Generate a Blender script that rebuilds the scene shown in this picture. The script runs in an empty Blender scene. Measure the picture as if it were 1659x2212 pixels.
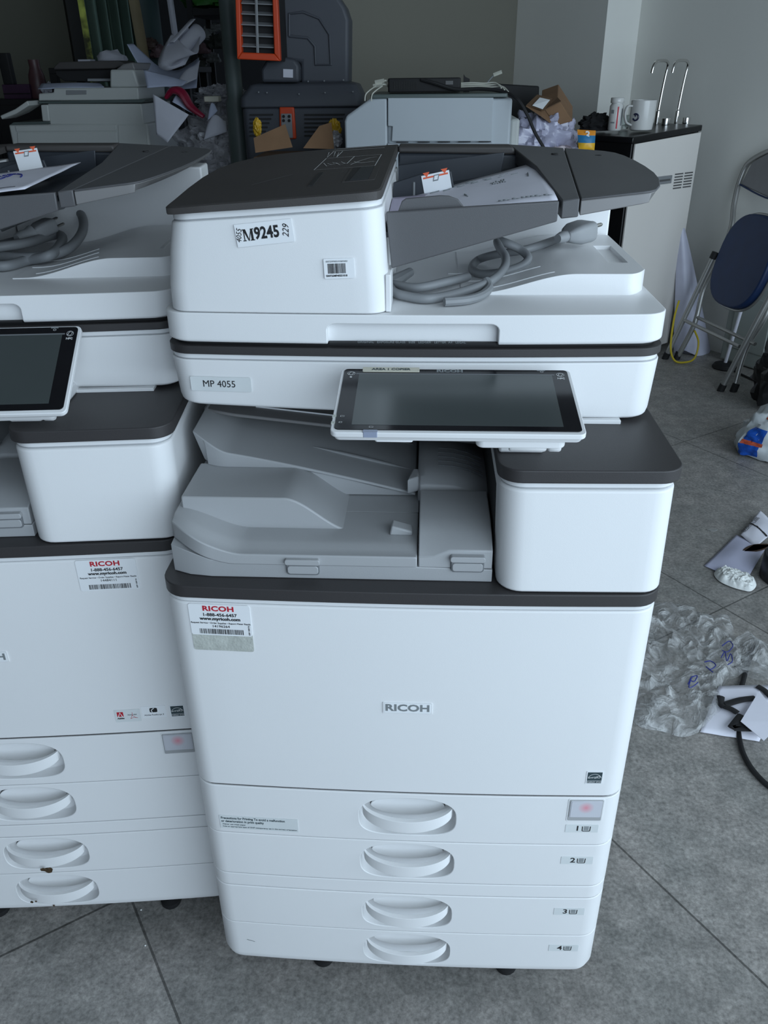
import bpy, bmesh, math, random
import numpy as np
from mathutils import Vector, Matrix, Euler
random.seed(7)
S = bpy.context.scene
C = S.collection
PI = math.pi
# ---------------------------------------------------------------- camera
CAM = (0.0188, -0.7819, 1.3156)
ROT = (1.0734, 0.0103, 0.0519)
FPX, IW, IH = 1750.0, 1659.0, 2212.0
cd = bpy.data.cameras.new('camera'); cam = bpy.data.objects.new('camera', cd); C.objects.link(cam)
cam.location = CAM; cam.rotation_euler = ROT
cd.sensor_fit = 'VERTICAL'; cd.sensor_height = 24.0; cd.lens = FPX / IH * 24.0
cd.clip_start = 0.02
S.camera = cam
# ---------------------------------------------------------------- colour management, light
S.view_settings.view_transform = 'Standard'; S.view_settings.look = 'None'
S.view_settings.gamma = 1.0; S.view_settings.use_curve_mapping = False
S.view_settings.exposure = 0.0
A = np.array([math.cos(math.radians(35)), math.sin(math.radians(35))])   # direction of the tile rows
B = np.array([-A[1], A[0]])                                              # direction into the shop
def ab(a, b, z=0.0): return Vector((a * A[0] + b * B[0], a * A[1] + b * B[1], z))
w = bpy.data.worlds.new('world'); S.world = w; w.use_nodes = True
bg = w.node_tree.nodes['Background']; bg.inputs[0].default_value = (0.62, 0.78, 1.0, 1); bg.inputs[1].default_value = 0.5
def area(name, loc, target, sx, sy, power, col):
    l = bpy.data.lights.new(name, 'AREA'); l.shape = 'RECTANGLE'; l.size = sx; l.size_y = sy; l.energy = power; l.color = col
    o = bpy.data.objects.new(name, l); C.objects.link(o); o.location = loc
    d = Vector(target) - Vector(loc); o.rotation_euler = d.to_track_quat('-Z', 'Y').to_euler(); return o
# daylight coming through the open shop front behind the photographer
area('shopfront_daylight', ab(1.0, -2.35, 1.60), ab(0.9, 0, 0.75), 4.6, 2.6, 114, (0.74, 0.895, 1.03))
# ---------------------------------------------------------------- maths helpers
def _ray(u, v):
    R = Euler(ROT).to_matrix()
    return Vector(CAM), R @ Vector(((u - IW / 2) / FPX, -(v - IH / 2) / FPX, -1.0))
def aY(u, v, y): o, d = _ray(u, v); return o + d * ((y - o.y) / d.y)      # measured point on the plane y
def aZ(u, v, z): o, d = _ray(u, v); return o + d * ((z - o.z) / d.z)      # measured point at height z
def aP(u, v, p, n):
    o, d = _ray(u, v); n = Vector(n); return o + d * ((Vector(p) - o).dot(n) / d.dot(n))
def sstep(t): t = max(0.0, min(1.0, t)); return t * t * (3 - 2 * t)
def catmull(pts, k=8, closed=False):
    P = [Vector(p) for p in pts]; out = []; n = len(P)
    if n < 3: return P
    rng = range(n if closed else n - 1)
    for i in rng:
        if closed: p0, p1, p2, p3 = P[(i - 1) % n], P[i], P[(i + 1) % n], P[(i + 2) % n]
        else: p0, p1, p2, p3 = P[max(i - 1, 0)], P[i], P[i + 1], P[min(i + 2, n - 1)]
        for j in range(k):
            t = j / k
            out.append(0.5 * ((2 * p1) + (p2 - p0) * t + (2 * p0 - 5 * p1 + 4 * p2 - p3) * t * t + (3 * p1 - p0 - 3 * p2 + p3) * t ** 3))
    if not closed: out.append(P[-1])
    return out
# ---------------------------------------------------------------- materials
def mat(name, col, rough=0.5, metal=0.0, noise=None, bump=0.0, bscale=200, trans=0.0, coat=0.0, spec=0.5, emit=None, alpha=None, ior=None):
    m = bpy.data.materials.new(name); m.use_nodes = True; nt = m.node_tree; p = nt.nodes['Principled BSDF']
    p.inputs['Base Color'].default_value = (*col, 1); p.inputs['Roughness'].default_value = rough; p.inputs['Metallic'].default_value = metal
    p.inputs['Specular IOR Level'].default_value = spec; p.inputs['Coat Weight'].default_value = coat
    if trans: p.inputs['Transmission Weight'].default_value = trans
    if ior: p.inputs['IOR'].default_value = ior
    if alpha is not None: p.inputs['Alpha'].default_value = alpha
    if emit: p.inputs['Emission Color'].default_value = (*emit[0], 1); p.inputs['Emission Strength'].default_value = emit[1]
    tc = nt.nodes.new('ShaderNodeTexCoord')
    if noise:                       # (scale, amount)
        n = nt.nodes.new('ShaderNodeTexNoise'); n.inputs['Scale'].default_value = noise[0]; n.inputs['Detail'].default_value = 6
        nt.links.new(tc.outputs['Object'], n.inputs['Vector'])
        r = nt.nodes.new('ShaderNodeValToRGB'); r.color_ramp.elements[0].position = 0.3; r.color_ramp.elements[1].position = 0.7
        k = noise[1]
        r.color_ramp.elements[0].color = (*[max(0, c * (1 - k)) for c in col], 1); r.color_ramp.elements[1].color = (*[min(1, c * (1 + k)) for c in col], 1)
        nt.links.new(n.outputs[0], r.inputs[0]); nt.links.new(r.outputs[0], p.inputs['Base Color'])
    if bump:
        n2 = nt.nodes.new('ShaderNodeTexNoise'); n2.inputs['Scale'].default_value = bscale; n2.inputs['Detail'].default_value = 4
        nt.links.new(tc.outputs['Object'], n2.inputs['Vector'])
        b = nt.nodes.new('ShaderNodeBump'); b.inputs['Strength'].default_value = bump; b.inputs['Distance'].default_value = 0.002
        nt.links.new(n2.outputs[0], b.inputs['Height']); nt.links.new(b.outputs[0], p.inputs['Normal'])
    return m
M = {}
M['white'] = mat('white_plastic', (0.83, 0.835, 0.84), 0.42, noise=(3, 0.012), bump=0.05, bscale=900)
M['rim'] = mat('white_plastic_rim', (0.80, 0.81, 0.82), 0.35, noise=(3, 0.01))
M['dark'] = mat('charcoal_plastic', (0.040, 0.037, 0.038), 0.5, noise=(5, 0.06), bump=0.12, bscale=1200)
M['lid'] = mat('brown_grey_plastic', (0.060, 0.055, 0.053), 0.55, noise=(6, 0.06), bump=0.15, bscale=1200)
M['tray'] = mat('dark_tray_plastic', (0.10, 0.10, 0.105), 0.5, noise=(6, 0.05), bump=0.1, bscale=1200)
M['trayfloor'] = mat('blue_black_plastic', (0.028, 0.033, 0.042), 0.4, noise=(5, 0.08))
M['ext'] = mat('tray_edge_plastic', (0.22, 0.215, 0.215), 0.42, noise=(5, 0.03))
M['grey'] = mat('grey_plastic', (0.40, 0.41, 0.42), 0.45, noise=(4, 0.02), bump=0.08, bscale=1000)
M['grey2'] = mat('slate_plastic', (0.17, 0.18, 0.19), 0.5, noise=(4, 0.03))
M['black'] = mat('black_gloss', (0.006, 0.006, 0.008), 0.14, noise=(9, 0.2))
M['blackm'] = mat('black_matte', (0.008, 0.008, 0.009), 0.7, noise=(9, 0.3))
M['screen'] = mat('display_glass', (0.055, 0.066, 0.066), 0.24, noise=(4, 0.08), spec=0.8)
M['gap'] = mat('gap_shadow_plastic', (0.02, 0.02, 0.02), 0.8, noise=(9, 0.1))
M['paper'] = mat('paper_white', (0.72, 0.72, 0.80), 0.75, noise=(14, 0.03))
M['paper2'] = mat('paper_lilac', (0.55, 0.56, 0.72), 0.75, noise=(12, 0.05))
M['label'] = mat('label_white', (0.86, 0.88, 0.90), 0.5, noise=(20, 0.01))
M['labelg'] = mat('label_clear_grey', (0.71, 0.745, 0.75), 0.45, noise=(30, 0.03))
M['tan'] = mat('label_cream', (0.62, 0.60, 0.50), 0.5, noise=(20, 0.02))
M['ink'] = mat('ink_black', (0.012, 0.012, 0.014), 0.5, noise=(50, 0.2))
M['inkg'] = mat('ink_grey', (0.22, 0.24, 0.25), 0.4, noise=(50, 0.05))
M['inkr'] = mat('ink_red', (0.50, 0.012, 0.03), 0.5, noise=(50, 0.05))
M['ored'] = mat('ink_orange_red', (0.80, 0.13, 0.05), 0.5, noise=(50, 0.05))
M['inkb'] = mat('ink_blue', (0.02, 0.03, 0.22), 0.5, noise=(50, 0.1))
M['inkw'] = mat('ink_white', (0.75, 0.76, 0.76), 0.5, noise=(50, 0.02))
M['slate'] = mat('ink_slate', (0.03, 0.055, 0.065), 0.5, noise=(50, 0.05))
M['chrome'] = mat('chrome', (0.75, 0.74, 0.72), 0.14, 1.0, noise=(9, 0.03))
M['cord'] = mat('cord_grey', (0.24, 0.25, 0.26), 0.5, noise=(30, 0.04))
M['plugg'] = mat('plug_grey', (0.30, 0.31, 0.32), 0.5, noise=(30, 0.03))
M['lens'] = mat('frosted_lens', (0.55, 0.56, 0.60), 0.28, noise=(8, 0.02))
M['bluecl'] = mat('frosted_blue_lens', (0.30, 0.34, 0.45), 0.25, noise=(8, 0.02))
M['rust'] = mat('grime', (0.06, 0.035, 0.015), 0.8, noise=(300, 0.6))
M['residue'] = mat('glue_residue', (0.50, 0.52, 0.48), 0.75, noise=(70, 0.14), bump=0.4, bscale=300)
M['scuff'] = mat('scuff_mark', (0.40, 0.42, 0.40), 0.6, noise=(200, 0.2))
def glow_lens():
    m = mat('lamp_lens', (0.62, 0.62, 0.66), 0.25); nt = m.node_tree; p = nt.nodes['Principled BSDF']
    tc = nt.nodes.new('ShaderNodeTexCoord'); mp = nt.nodes.new('ShaderNodeMapping'); mp.inputs['Location'].default_value = (-0.5, 0, -0.62)
    mp.inputs['Scale'].default_value = (1.0, 0.0, 1.0)
    g = nt.nodes.new('ShaderNodeTexGradient'); g.gradient_type = 'SPHERICAL'
    mp2 = nt.nodes.new('ShaderNodeMapping'); mp2.inputs['Scale'].default_value = (3.6, 1, 2.6)
    nt.links.new(tc.outputs['Generated'], mp.inputs[0]); nt.links.new(mp.outputs[0], mp2.inputs[0]); nt.links.new(mp2.outputs[0], g.inputs[0])
    r = nt.nodes.new('ShaderNodeValToRGB'); r.color_ramp.elements[0].color = (0.60, 0.61, 0.66, 1); r.color_ramp.elements[1].color = (0.75, 0.30, 0.36, 1)
    nt.links.new(g.outputs[0], r.inputs[0]); nt.links.new(r.outputs[0], p.inputs['Base Color']); return m
M['lamp'] = glow_lens()
# ---------------------------------------------------------------- mesh builder
class MB:
    def __init__(s): s.v = []; s.f = []; s.m = []; s.mats = []
    def mi(s, m):
        m = M[m] if isinstance(m, str) else m
        if m not in s.mats: s.mats.append(m)
        return s.mats.index(m)
    def add(s, verts, faces, m, T=None):
        k = len(s.v); i = s.mi(m)
        for p in verts:
            p = Vector(p); s.v.append(T @ p if T else p)
        for f in faces: s.f.append([k + j for j in f]); s.m.append(i)
        return s
    def loft(s, rings, m, T=None, cap=True):
        n = len(rings[0]); vs = [p for r in rings for p in r]; fs = []
        for i in range(len(rings) - 1):
            for j in range(n):
                j2 = (j + 1) % n
                fs.append((i * n + j, i * n + j2, (i + 1) * n + j2, (i + 1) * n + j))
        if cap: fs.append(tuple(reversed(range(n)))); fs.append(tuple(range((len(rings) - 1) * n, len(rings) * n)))
        return s.add(vs, fs, m, T)
    def prism(s, poly, z0, z1, m, T=None):            # polygon in XY, extruded along Z (counter-clockwise)
        return s.loft([[(p[0], p[1], z0) for p in poly], [(p[0], p[1], z1) for p in poly]], m, T)
    def xz(s, poly, y0, y1, m, T=None):               # polygon in XZ (ccw seen from the front), extruded from y0 (front) to y1
        return s.loft([[(p[0], y1, p[1]) for p in poly], [(p[0], y0, p[1]) for p in poly]], m, T)
    def box(s, x0, x1, y0, y1, z0, z1, m, T=None):
        return s.prism([(x0, y0), (x1, y0), (x1, y1), (x0, y1)], z0, z1, m, T)
    def tube(s, pts, r, m, n=10, T=None, cap=True, squash=None):
        P = [Vector(p) for p in pts]; rings = []; up = Vector((0, 0, 1)); prev = None
        for i, p in enumerate(P):
            d = (P[min(i + 1, len(P) - 1)] - P[max(i - 1, 0)])
            if d.length < 1e-9: d = Vector((0, 0, 1))
            d.normalize()
            if prev is None: u = d.orthogonal().normalized() if abs(d.dot(up)) > 0.95 else up.cross(d).normalized()
            else: u = (prev - d * prev.dot(d)); u = u.normalized() if u.length > 1e-6 else d.orthogonal().normalized()
            prev = u; v = d.cross(u); rr = r[i] if isinstance(r, (list, tuple)) else r
            q = squash or (1, 1)
            rings.append([p + (u * math.cos(t) * q[0] + v * math.sin(t) * q[1]) * rr for t in [2 * PI * k / n for k in range(n)]])
        return s.loft(rings, m, T, cap)
    def lathe(s, prof, m, n=24, T=None, cap=True):    # prof = [(r, z)...]
        return s.loft([[(r * math.cos(2 * PI * k / n), r * math.sin(2 * PI * k / n), z) for k in range(n)] for r, z in prof], m, T, cap)
    def grid(s, fn, nu, nv, m, T=None):
        vs = [fn(i / nu, j / nv) for j in range(nv + 1) for i in range(nu + 1)]
        fs = [(j * (nu + 1) + i, j * (nu + 1) + i + 1, (j + 1) * (nu + 1) + i + 1, (j + 1) * (nu + 1) + i) for j in range(nv) for i in range(nu)]
        return s.add(vs, fs, m, T)
    def text(s, txt, size, m, T, bold=0.0, sx=1.0, align='CENTER', depth=0.00015, space=1.0, shear=0.0):
        cu = bpy.data.curves.new('t', 'FONT'); cu.body = txt; cu.size = size; cu.align_x = align; cu.align_y = 'CENTER'
        cu.offset = bold; cu.extrude = depth; cu.resolution_u = 3; cu.space_character = space; cu.shear = shear
        o = bpy.data.objects.new('t', cu); C.objects.link(o)
        me = bpy.data.meshes.new_from_object(o)
        s.add([(p.co.x * sx, p.co.y, p.co.z) for p in me.vertices], [tuple(f.vertices) for f in me.polygons], m, T)
        bpy.data.objects.remove(o); bpy.data.curves.remove(cu); bpy.data.meshes.remove(me); return s
    def stroke(s, pts, wd, m, T, z=0.0002):           # flat pen stroke in the local XY plane
        P = [Vector((p[0], p[1])) for p in pts]; L = []; R = []
        for i, p in enumerate(P):
            d = (P[min(i + 1, len(P) - 1)] - P[max(i - 1, 0)]); d = d.normalized() if d.length else Vector((1, 0)); nrm = Vector((-d.y, d.x)) * wd / 2
            L.append(p + nrm); R.append(p - nrm)
        vs = [(p.x, p.y, z) for p in L] + [(p.x, p.y, z) for p in R]; n = len(P)
        return s.add(vs, [(i, n + i, n + i + 1, i + 1) for i in range(n - 1)], m, T)
    def conform(s, fn, e=0.0):
        s.v = [Vector((p.x, p.y, p.z + fn(p.x, p.y) + e)) for p in s.v]; return s
    def build(s, name, parent=None, bevel=0.0, seg=2, ang=35, smooth=True, weld=False):
        me = bpy.data.meshes.new(name); me.from_pydata([tuple(p) for p in s.v], [], s.f)
        for m_ in s.mats: me.materials.append(m_)
        me.polygons.foreach_set('material_index', s.m); me.validate(); me.update()
        bm = bmesh.new(); bm.from_mesh(me); bmesh.ops.recalc_face_normals(bm, faces=bm.faces)
        if all(e.is_manifold for e in bm.edges) and bm.calc_volume(signed=True) < 0: bmesh.ops.reverse_faces(bm, faces=bm.faces)
        bm.to_mesh(me); bm.free()
        o = bpy.data.objects.new(name, me); C.objects.link(o)
        if parent: o.parent = parent
        if bevel:
            b = o.modifiers.new('bevel', 'BEVEL'); b.width = bevel; b.segments = seg; b.limit_method = 'ANGLE'; b.angle_limit = math.radians(ang); b.harden_normals = False
        if smooth:
            me.polygons.foreach_set('use_smooth', [True] * len(me.polygons))
            try: me.set_sharp_from_angle(angle=math.radians(ang))
            except Exception: pass
        return o
def apply_bool(o, cutter):
    md = o.modifiers.new('cut', 'BOOLEAN'); md.object = cutter; md.operation = 'DIFFERENCE'; md.solver = 'EXACT'
    # the cut has to come before the bevel
    if len(o.modifiers) > 1:
        mods = [m_.name for m_ in o.modifiers]
        o.modifiers.move(len(mods) - 1, 0)
    bev = [m_ for m_ in o.modifiers if m_.type == 'BEVEL']; spec = [(b.width, b.segments, b.angle_limit) for b in bev]
    for b in bev: o.modifiers.remove(b)
    bpy.context.view_layer.update()
    dg = bpy.context.evaluated_depsgraph_get(); me = bpy.data.meshes.new_from_object(o.evaluated_get(dg))
    old = o.data; o.modifiers.clear(); o.data = me; me.name = old.name
    me.polygons.foreach_set('use_smooth', [True] * len(me.polygons)); me.set_sharp_from_angle(angle=math.radians(30))
    for wd, sg, an in spec:
        b = o.modifiers.new('bevel', 'BEVEL'); b.width = wd; b.segments = sg; b.limit_method = 'ANGLE'; b.angle_limit = an
    bpy.data.objects.remove(cutter)
    return o
def thing(name, label, cat, loc=(0, 0, 0), rotz=0.0, group=None):
    o = bpy.data.objects.new(name, None); C.objects.link(o); o.location = loc; o.rotation_euler = (0, 0, rotz); o.empty_display_size = 0.05
    return tag(o, label, cat, group)
def tag(o, label, cat, group=None, kind=None):
    o['label'] = label; o['category'] = cat
    if group: o['group'] = group
    if kind: o['kind'] = kind
    return o
def struct(o): o['kind'] = 'structure'; return o
def rrect(x0, x1, y0, y1, r, n=5):
    out = []
    for cx, cy, a0 in ((x1 - r, y1 - r, 0), (x0 + r, y1 - r, 90), (x0 + r, y0 + r, 180), (x1 - r, y0 + r, 270)):
        for k in range(n + 1):
            t = math.radians(a0 + 90 * k / n); out.append((cx + r * math.cos(t), cy + r * math.sin(t)))
    return out
HW = 0.2935
def bow(x, b=0.0063): return b * (x / HW) ** 2
def foot(x0, x1, yf, yr, rl, rr, b=0.0063, rear=0.01, n=12, m=7):
    """plan outline with a gently bowed front, rounded front corners (ccw)"""
    P = [(x0, yr)]
    cx, cy = x0 + rl, yf + bow(x0 + rl, b) + rl
    for k in range(m + 1): t = PI + PI / 2 * k / m; P.append((cx + rl * math.cos(t), cy + rl * math.sin(t)))
    for k in range(1, n): x = x0 + rl + (x1 - rr - x0 - rl) * k / n; P.append((x, yf + bow(x, b)))
    cx, cy = x1 - rr, yf + bow(x1 - rr, b) + rr
    for k in range(m + 1): t = -PI / 2 + PI / 2 * k / m; P.append((cx + rr * math.cos(t), cy + rr * math.sin(t)))
    P.append((x1, yr))
    return P
def z3(poly, z): return [(p[0], p[1], z(p[0], p[1]) if callable(z) else z) for p in poly]
def front_T(x, z, y, yaw=0.0, roll=0.0):              # local XY -> front plane facing -Y
    return Matrix.Translation((x, y, z)) @ Matrix.Rotation(yaw, 4, 'Z') @ Matrix.Rotation(PI / 2, 4, 'X') @ Matrix.Rotation(roll, 4, 'Z')
# ================================================================ ROOM
def b2(a0, a1, b0, b1, z0, z1, mb, m):
    p = [ab(a0, b0), ab(a1, b0), ab(a1, b1), ab(a0, b1)]
    mb.prism([(q.x, q.y) for q in p], z0, z1, m)
def floor_mat():
    m = bpy.data.materials.new('stone_tiles'); m.use_nodes = True; nt = m.node_tree; p = nt.nodes['Principled BSDF']; N = nt.nodes.new; Lk = nt.links.new
    tc = N('ShaderNodeTexCoord'); mp = N('ShaderNodeMapping'); mp.inputs['Rotation'].default_value = (0, 0, math.radians(-35))
    c = (0.850, 1.112); ca, cb = c[0] * A[0] + c[1] * A[1], c[0] * B[0] + c[1] * B[1]
    mp.inputs['Location'].default_value = (-ca, -cb, 0)
    Lk(tc.outputs['Object'], mp.inputs[0])
    br = N('ShaderNodeTexBrick'); br.offset = 0.0; br.squash = 1.0; br.inputs['Scale'].default_value = 1.0
    br.inputs['Brick Width'].default_value = 0.83; br.inputs['Row Height'].default_value = 0.83; br.inputs['Mortar Size'].default_value = 0.0022; br.inputs['Mortar Smooth'].default_value = 0.1
    br.inputs['Color1'].default_value = (0.9, 0.9, 0.9, 1); br.inputs['Color2'].default_value = (1.06, 1.06, 1.06, 1); br.inputs['Mortar'].default_value = (0.35, 0.35, 0.35, 1)
    Lk(mp.outputs[0], br.inputs['Vector'])
    n1 = N('ShaderNodeTexNoise'); n1.inputs['Scale'].default_value = 5.5; n1.inputs['Detail'].default_value = 9; n1.inputs['Roughness'].default_value = 0.62
    n2 = N('ShaderNodeTexNoise'); n2.inputs['Scale'].default_value = 120; n2.inputs['Detail'].default_value = 6; n2.inputs['Roughness'].default_value = 0.75
    n3 = N('ShaderNodeTexNoise'); n3.inputs['Scale'].default_value = 22; n3.inputs['Detail'].default_value = 7; n3.inputs['Roughness'].default_value = 0.7
    for n in (n1, n2, n3): Lk(tc.outputs['Object'], n.inputs['Vector'])
    r1 = N('ShaderNodeValToRGB'); r1.color_ramp.elements[0].position = 0.32; r1.color_ramp.elements[1].position = 0.7
    r1.color_ramp.elements[0].color = (0.240, 0.238, 0.226, 1); r1.color_ramp.elements[1].color = (0.325, 0.305, 0.287, 1)
    Lk(n1.outputs[0], r1.inputs[0])
    def mulby(src, node, lo, hi, p0, p1):
        r = N('ShaderNodeValToRGB'); r.color_ramp.elements[0].position = p0; r.color_ramp.elements[1].position = p1
        r.color_ramp.elements[0].color = (lo, lo, lo, 1); r.color_ramp.elements[1].color = (hi, hi, hi, 1); Lk(node.outputs[0], r.inputs[0])
        x = N('ShaderNodeMix'); x.data_type = 'RGBA'; x.blend_type = 'MULTIPLY'; x.inputs[0].default_value = 1
        Lk(src, x.inputs[6]); Lk(r.outputs[0], x.inputs[7]); return x.outputs[2]
    o = mulby(r1.outputs[0], n2, 0.50, 1.45, 0.3, 0.7); o = mulby(o, n3, 0.80, 1.18, 0.35, 0.65)
    x = N('ShaderNodeMix'); x.data_type = 'RGBA'; x.blend_type = 'MULTIPLY'; x.inputs[0].default_value = 1
    Lk(o, x.inputs[6]); Lk(br.outputs['Color'], x.inputs[7]); Lk(x.outputs[2], p.inputs['Base Color'])
    p.inputs['Roughness'].default_value = 0.48
    bu = N('ShaderNodeBump'); bu.inputs['Strength'].default_value = 0.25; bu.inputs['Distance'].default_value = 0.002; Lk(n2.outputs[0], bu.inputs['Height']); Lk(bu.outputs[0], p.inputs['Normal'])
    return m
M['floor'] = floor_mat()
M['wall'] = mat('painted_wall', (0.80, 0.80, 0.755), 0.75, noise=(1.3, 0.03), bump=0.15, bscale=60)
M['wall_dimmed'] = mat('painted_wall_dimmed', (0.185, 0.18, 0.148), 0.8, noise=(1.1, 0.04), bump=0.15, bscale=60)  # same wall paint, darkened to put in the weaker light at the back
M['wallL'] = mat('olive_wall_dimmed', (0.12, 0.12, 0.09), 0.8, noise=(1.2, 0.06))  # paint made darker for the dimness far from the shop front
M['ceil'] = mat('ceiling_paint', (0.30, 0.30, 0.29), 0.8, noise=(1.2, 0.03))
q = MB(); b2(-7, 4.5, -4.2, 7.2, -0.1, 0, q, 'floor'); struct(q.build('floor', smooth=False))
q = MB(); b2(-7, 4.5, -3.4, 7.2, 3.0, 3.1, q, 'ceil'); struct(q.build('ceiling', smooth=False))
def bco(p): return p.x * B[0] + p.y * B[1]
def aco(p): return p.x * A[0] + p.y * A[1]
WA = 3.25
PB = bco(aP(1377, 80, ab(WA, 0), (A[0], A[1], 0))); PA = aco(aP(1306, 80, ab(0, PB), (B[0], B[1], 0))); BB = bco(aP(1113, 100, ab(PA, 0), (A[0], A[1], 0)))
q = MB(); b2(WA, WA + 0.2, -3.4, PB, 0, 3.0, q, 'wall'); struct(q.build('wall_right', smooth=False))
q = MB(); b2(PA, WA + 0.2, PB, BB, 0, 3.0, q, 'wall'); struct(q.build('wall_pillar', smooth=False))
q = MB(); b2(1.55, WA + 0.2, BB, BB + 0.2, 0, 3.0, q, 'wall_dimmed'); struct(q.build('wall_back', smooth=False))
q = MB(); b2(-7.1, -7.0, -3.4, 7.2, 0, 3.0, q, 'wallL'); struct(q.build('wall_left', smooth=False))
# storeroom far wall with a tall window behind curtains
q = MB()
def afar(u, v, bb=6.3): return aP(u, v, ab(0, bb), (B[0], B[1], 0))
def acoord(p): return p.x * A[0] + p.y * A[1]
wa0 = acoord(afar(146, 60)); wa1 = acoord(afar(292, 60))
b2(-7, wa0, 6.3, 6.5, 0, 3.0, q, 'wallL'); b2(wa1, 4.5, 6.3, 6.5, 0, 3.0, q, 'blackm'); b2(wa0, wa1, 6.3, 6.5, 0, 0.75, q, 'wallL')  # black part right of the window paints in the storeroom's darkness
struct(q.build('wall_far', smooth=False))
M['frame'] = mat('dark_window_frame', (0.012, 0.013, 0.012), 0.5, noise=(8, 0.1))
q = MB(); b2(wa0, wa0 + 0.085, 6.24, 6.38, 0.75, 3.0, q, 'frame'); b2(wa1 - 0.04, wa1, 6.24, 6.38, 0.75, 3.0, q, 'frame'); b2(wa0, wa1, 6.24, 6.38, 0.72, 0.78, q, 'frame')
wf = struct(q.build('window_1', smooth=False))
gm = mat('dim_window_glass', (0.02, 0.02, 0.02), 0.1, spec=0.5)
q = MB(); q.add([ab(wa0, 6.42, 0.75), ab(wa1, 6.42, 0.75), ab(wa1, 6.42, 3.0), ab(wa0, 6.42, 3.0)], [(0, 1, 2, 3)], M['frame'])
def garden():
    m = bpy.data.materials.new('garden_view'); m.use_nodes = True; nt = m.node_tree; p = nt.nodes['Principled BSDF']
    n = nt.nodes.new('ShaderNodeTexNoise'); n.inputs['Scale'].default_value = 7; n.inputs['Detail'].default_value = 8
    tc = nt.nodes.new('ShaderNodeTexCoord'); nt.links.new(tc.outputs['Object'], n.inputs[0])
    r = nt.nodes.new('ShaderNodeValToRGB'); r.color_ramp.elements[0].position = 0.42; r.color_ramp.elements[1].position = 0.68
    r.color_ramp.elements[0].color = (0.012, 0.016, 0.008, 1); r.color_ramp.elements[1].color = (0.16, 0.22, 0.05, 1)
    nt.links.new(n.outputs[0], r.inputs[0]); nt.links.new(r.outputs[0], p.inputs['Emission Color']); p.inputs['Emission Strength'].default_value = 0.55
    p.inputs['Base Color'].default_value = (0.01, 0.01, 0.01, 1); return m
M['garden'] = garden()
q = MB(); q.add([ab(wa0, 6.42, 0.75), ab(wa1, 6.42, 0.75), ab(wa1, 6.42, 3.0), ab(wa0, 6.42, 3.0)], [(0, 1, 2, 3)], 'garden')
g = q.build('window_pane', wf, smooth=False); g['label'] = 'pane with dim greenery outside'
# ================================================================ COPIER
NOTCH = [(0.2500, 0.415), (0.2500, 0.300), (0.2740, 0.300), (0.2740, 0.415)]
def lidz(x, y, top=True):
    t = (x + 0.272) / 0.24; u = max(0, (y - 0.136) / 0.45)
    return (1.188 if top else 1.1805) + (0.018 if top else 0.0155) * t + u * (0.017 - 0.005 * t)
def service_sticker(name, parent, x0, x1, z0, z1, number, residue):
    q = MB(); cx, cz = (x0 + x1) / 2, (z0 + z1) / 2; W_ = x1 - x0; H_ = z1 - z0; yy = bow(cx) - 0.0006
    yaw = 2 * 0.0063 * cx / HW ** 2
    T = front_T(cx, cz, yy, yaw)
    if residue: q.prism(rrect(-W_ / 2, W_ / 2, -H_ / 2 - 0.0235, -H_ / 2 + 0.004, 0.003), -0.0003, 0.0001, 'residue', T)
    q.prism(rrect(-W_ / 2, W_ / 2, -H_ / 2, H_ / 2, 0.003), -0.0004, 0.0004, 'label', T)
    T2 = T @ Matrix.Translation((0, 0, 0.0006)); D = lambda x, z: T2 @ Matrix.Translation((x, z, 0))
    q.text('RICOH', 0.0098, 'inkr', D(-0.001, H_ / 2 - 0.0063), bold=0.00030, sx=1.24, space=1.05)
    q.text('1-888-456-6457', 0.0062, 'ink', D(0, H_ / 2 - 0.0152), bold=0.00012, sx=1.05)
    q.text('www.myricoh.com', 0.0060, 'ink', D(0, H_ / 2 - 0.0210), bold=0.00022, sx=1.08)
    q.text('Request Service \u2022 Order Supplies \u2022 Report Meter Reads', 0.0033, 'ink', D(0, H_ / 2 - 0.0272), sx=0.98)
    q.text(number, 0.0048, 'ink', D(0, H_ / 2 - 0.0320), sx=1.15)
    rnd = random.Random(int(number)); x = -0.027
    while x < 0.027:
        wd = rnd.choice((0.0004, 0.0006, 0.0010)); q.box(x, x + wd, -H_ / 2 + 0.0022, -H_ / 2 + 0.0095, 0, 0.0001, 'ink', T2); x += wd + rnd.choice((0.0004, 0.0005, 0.0009))
    q.text('RS-0001-4/09', 0.0026, 'ink', T2 @ Matrix.Translation((W_ / 2 - 0.0035, -H_ / 2 + 0.009, 0)) @ Matrix.Rotation(-PI / 2, 4, 'Z'))
    return q.build(name, parent, smooth=False)
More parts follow.
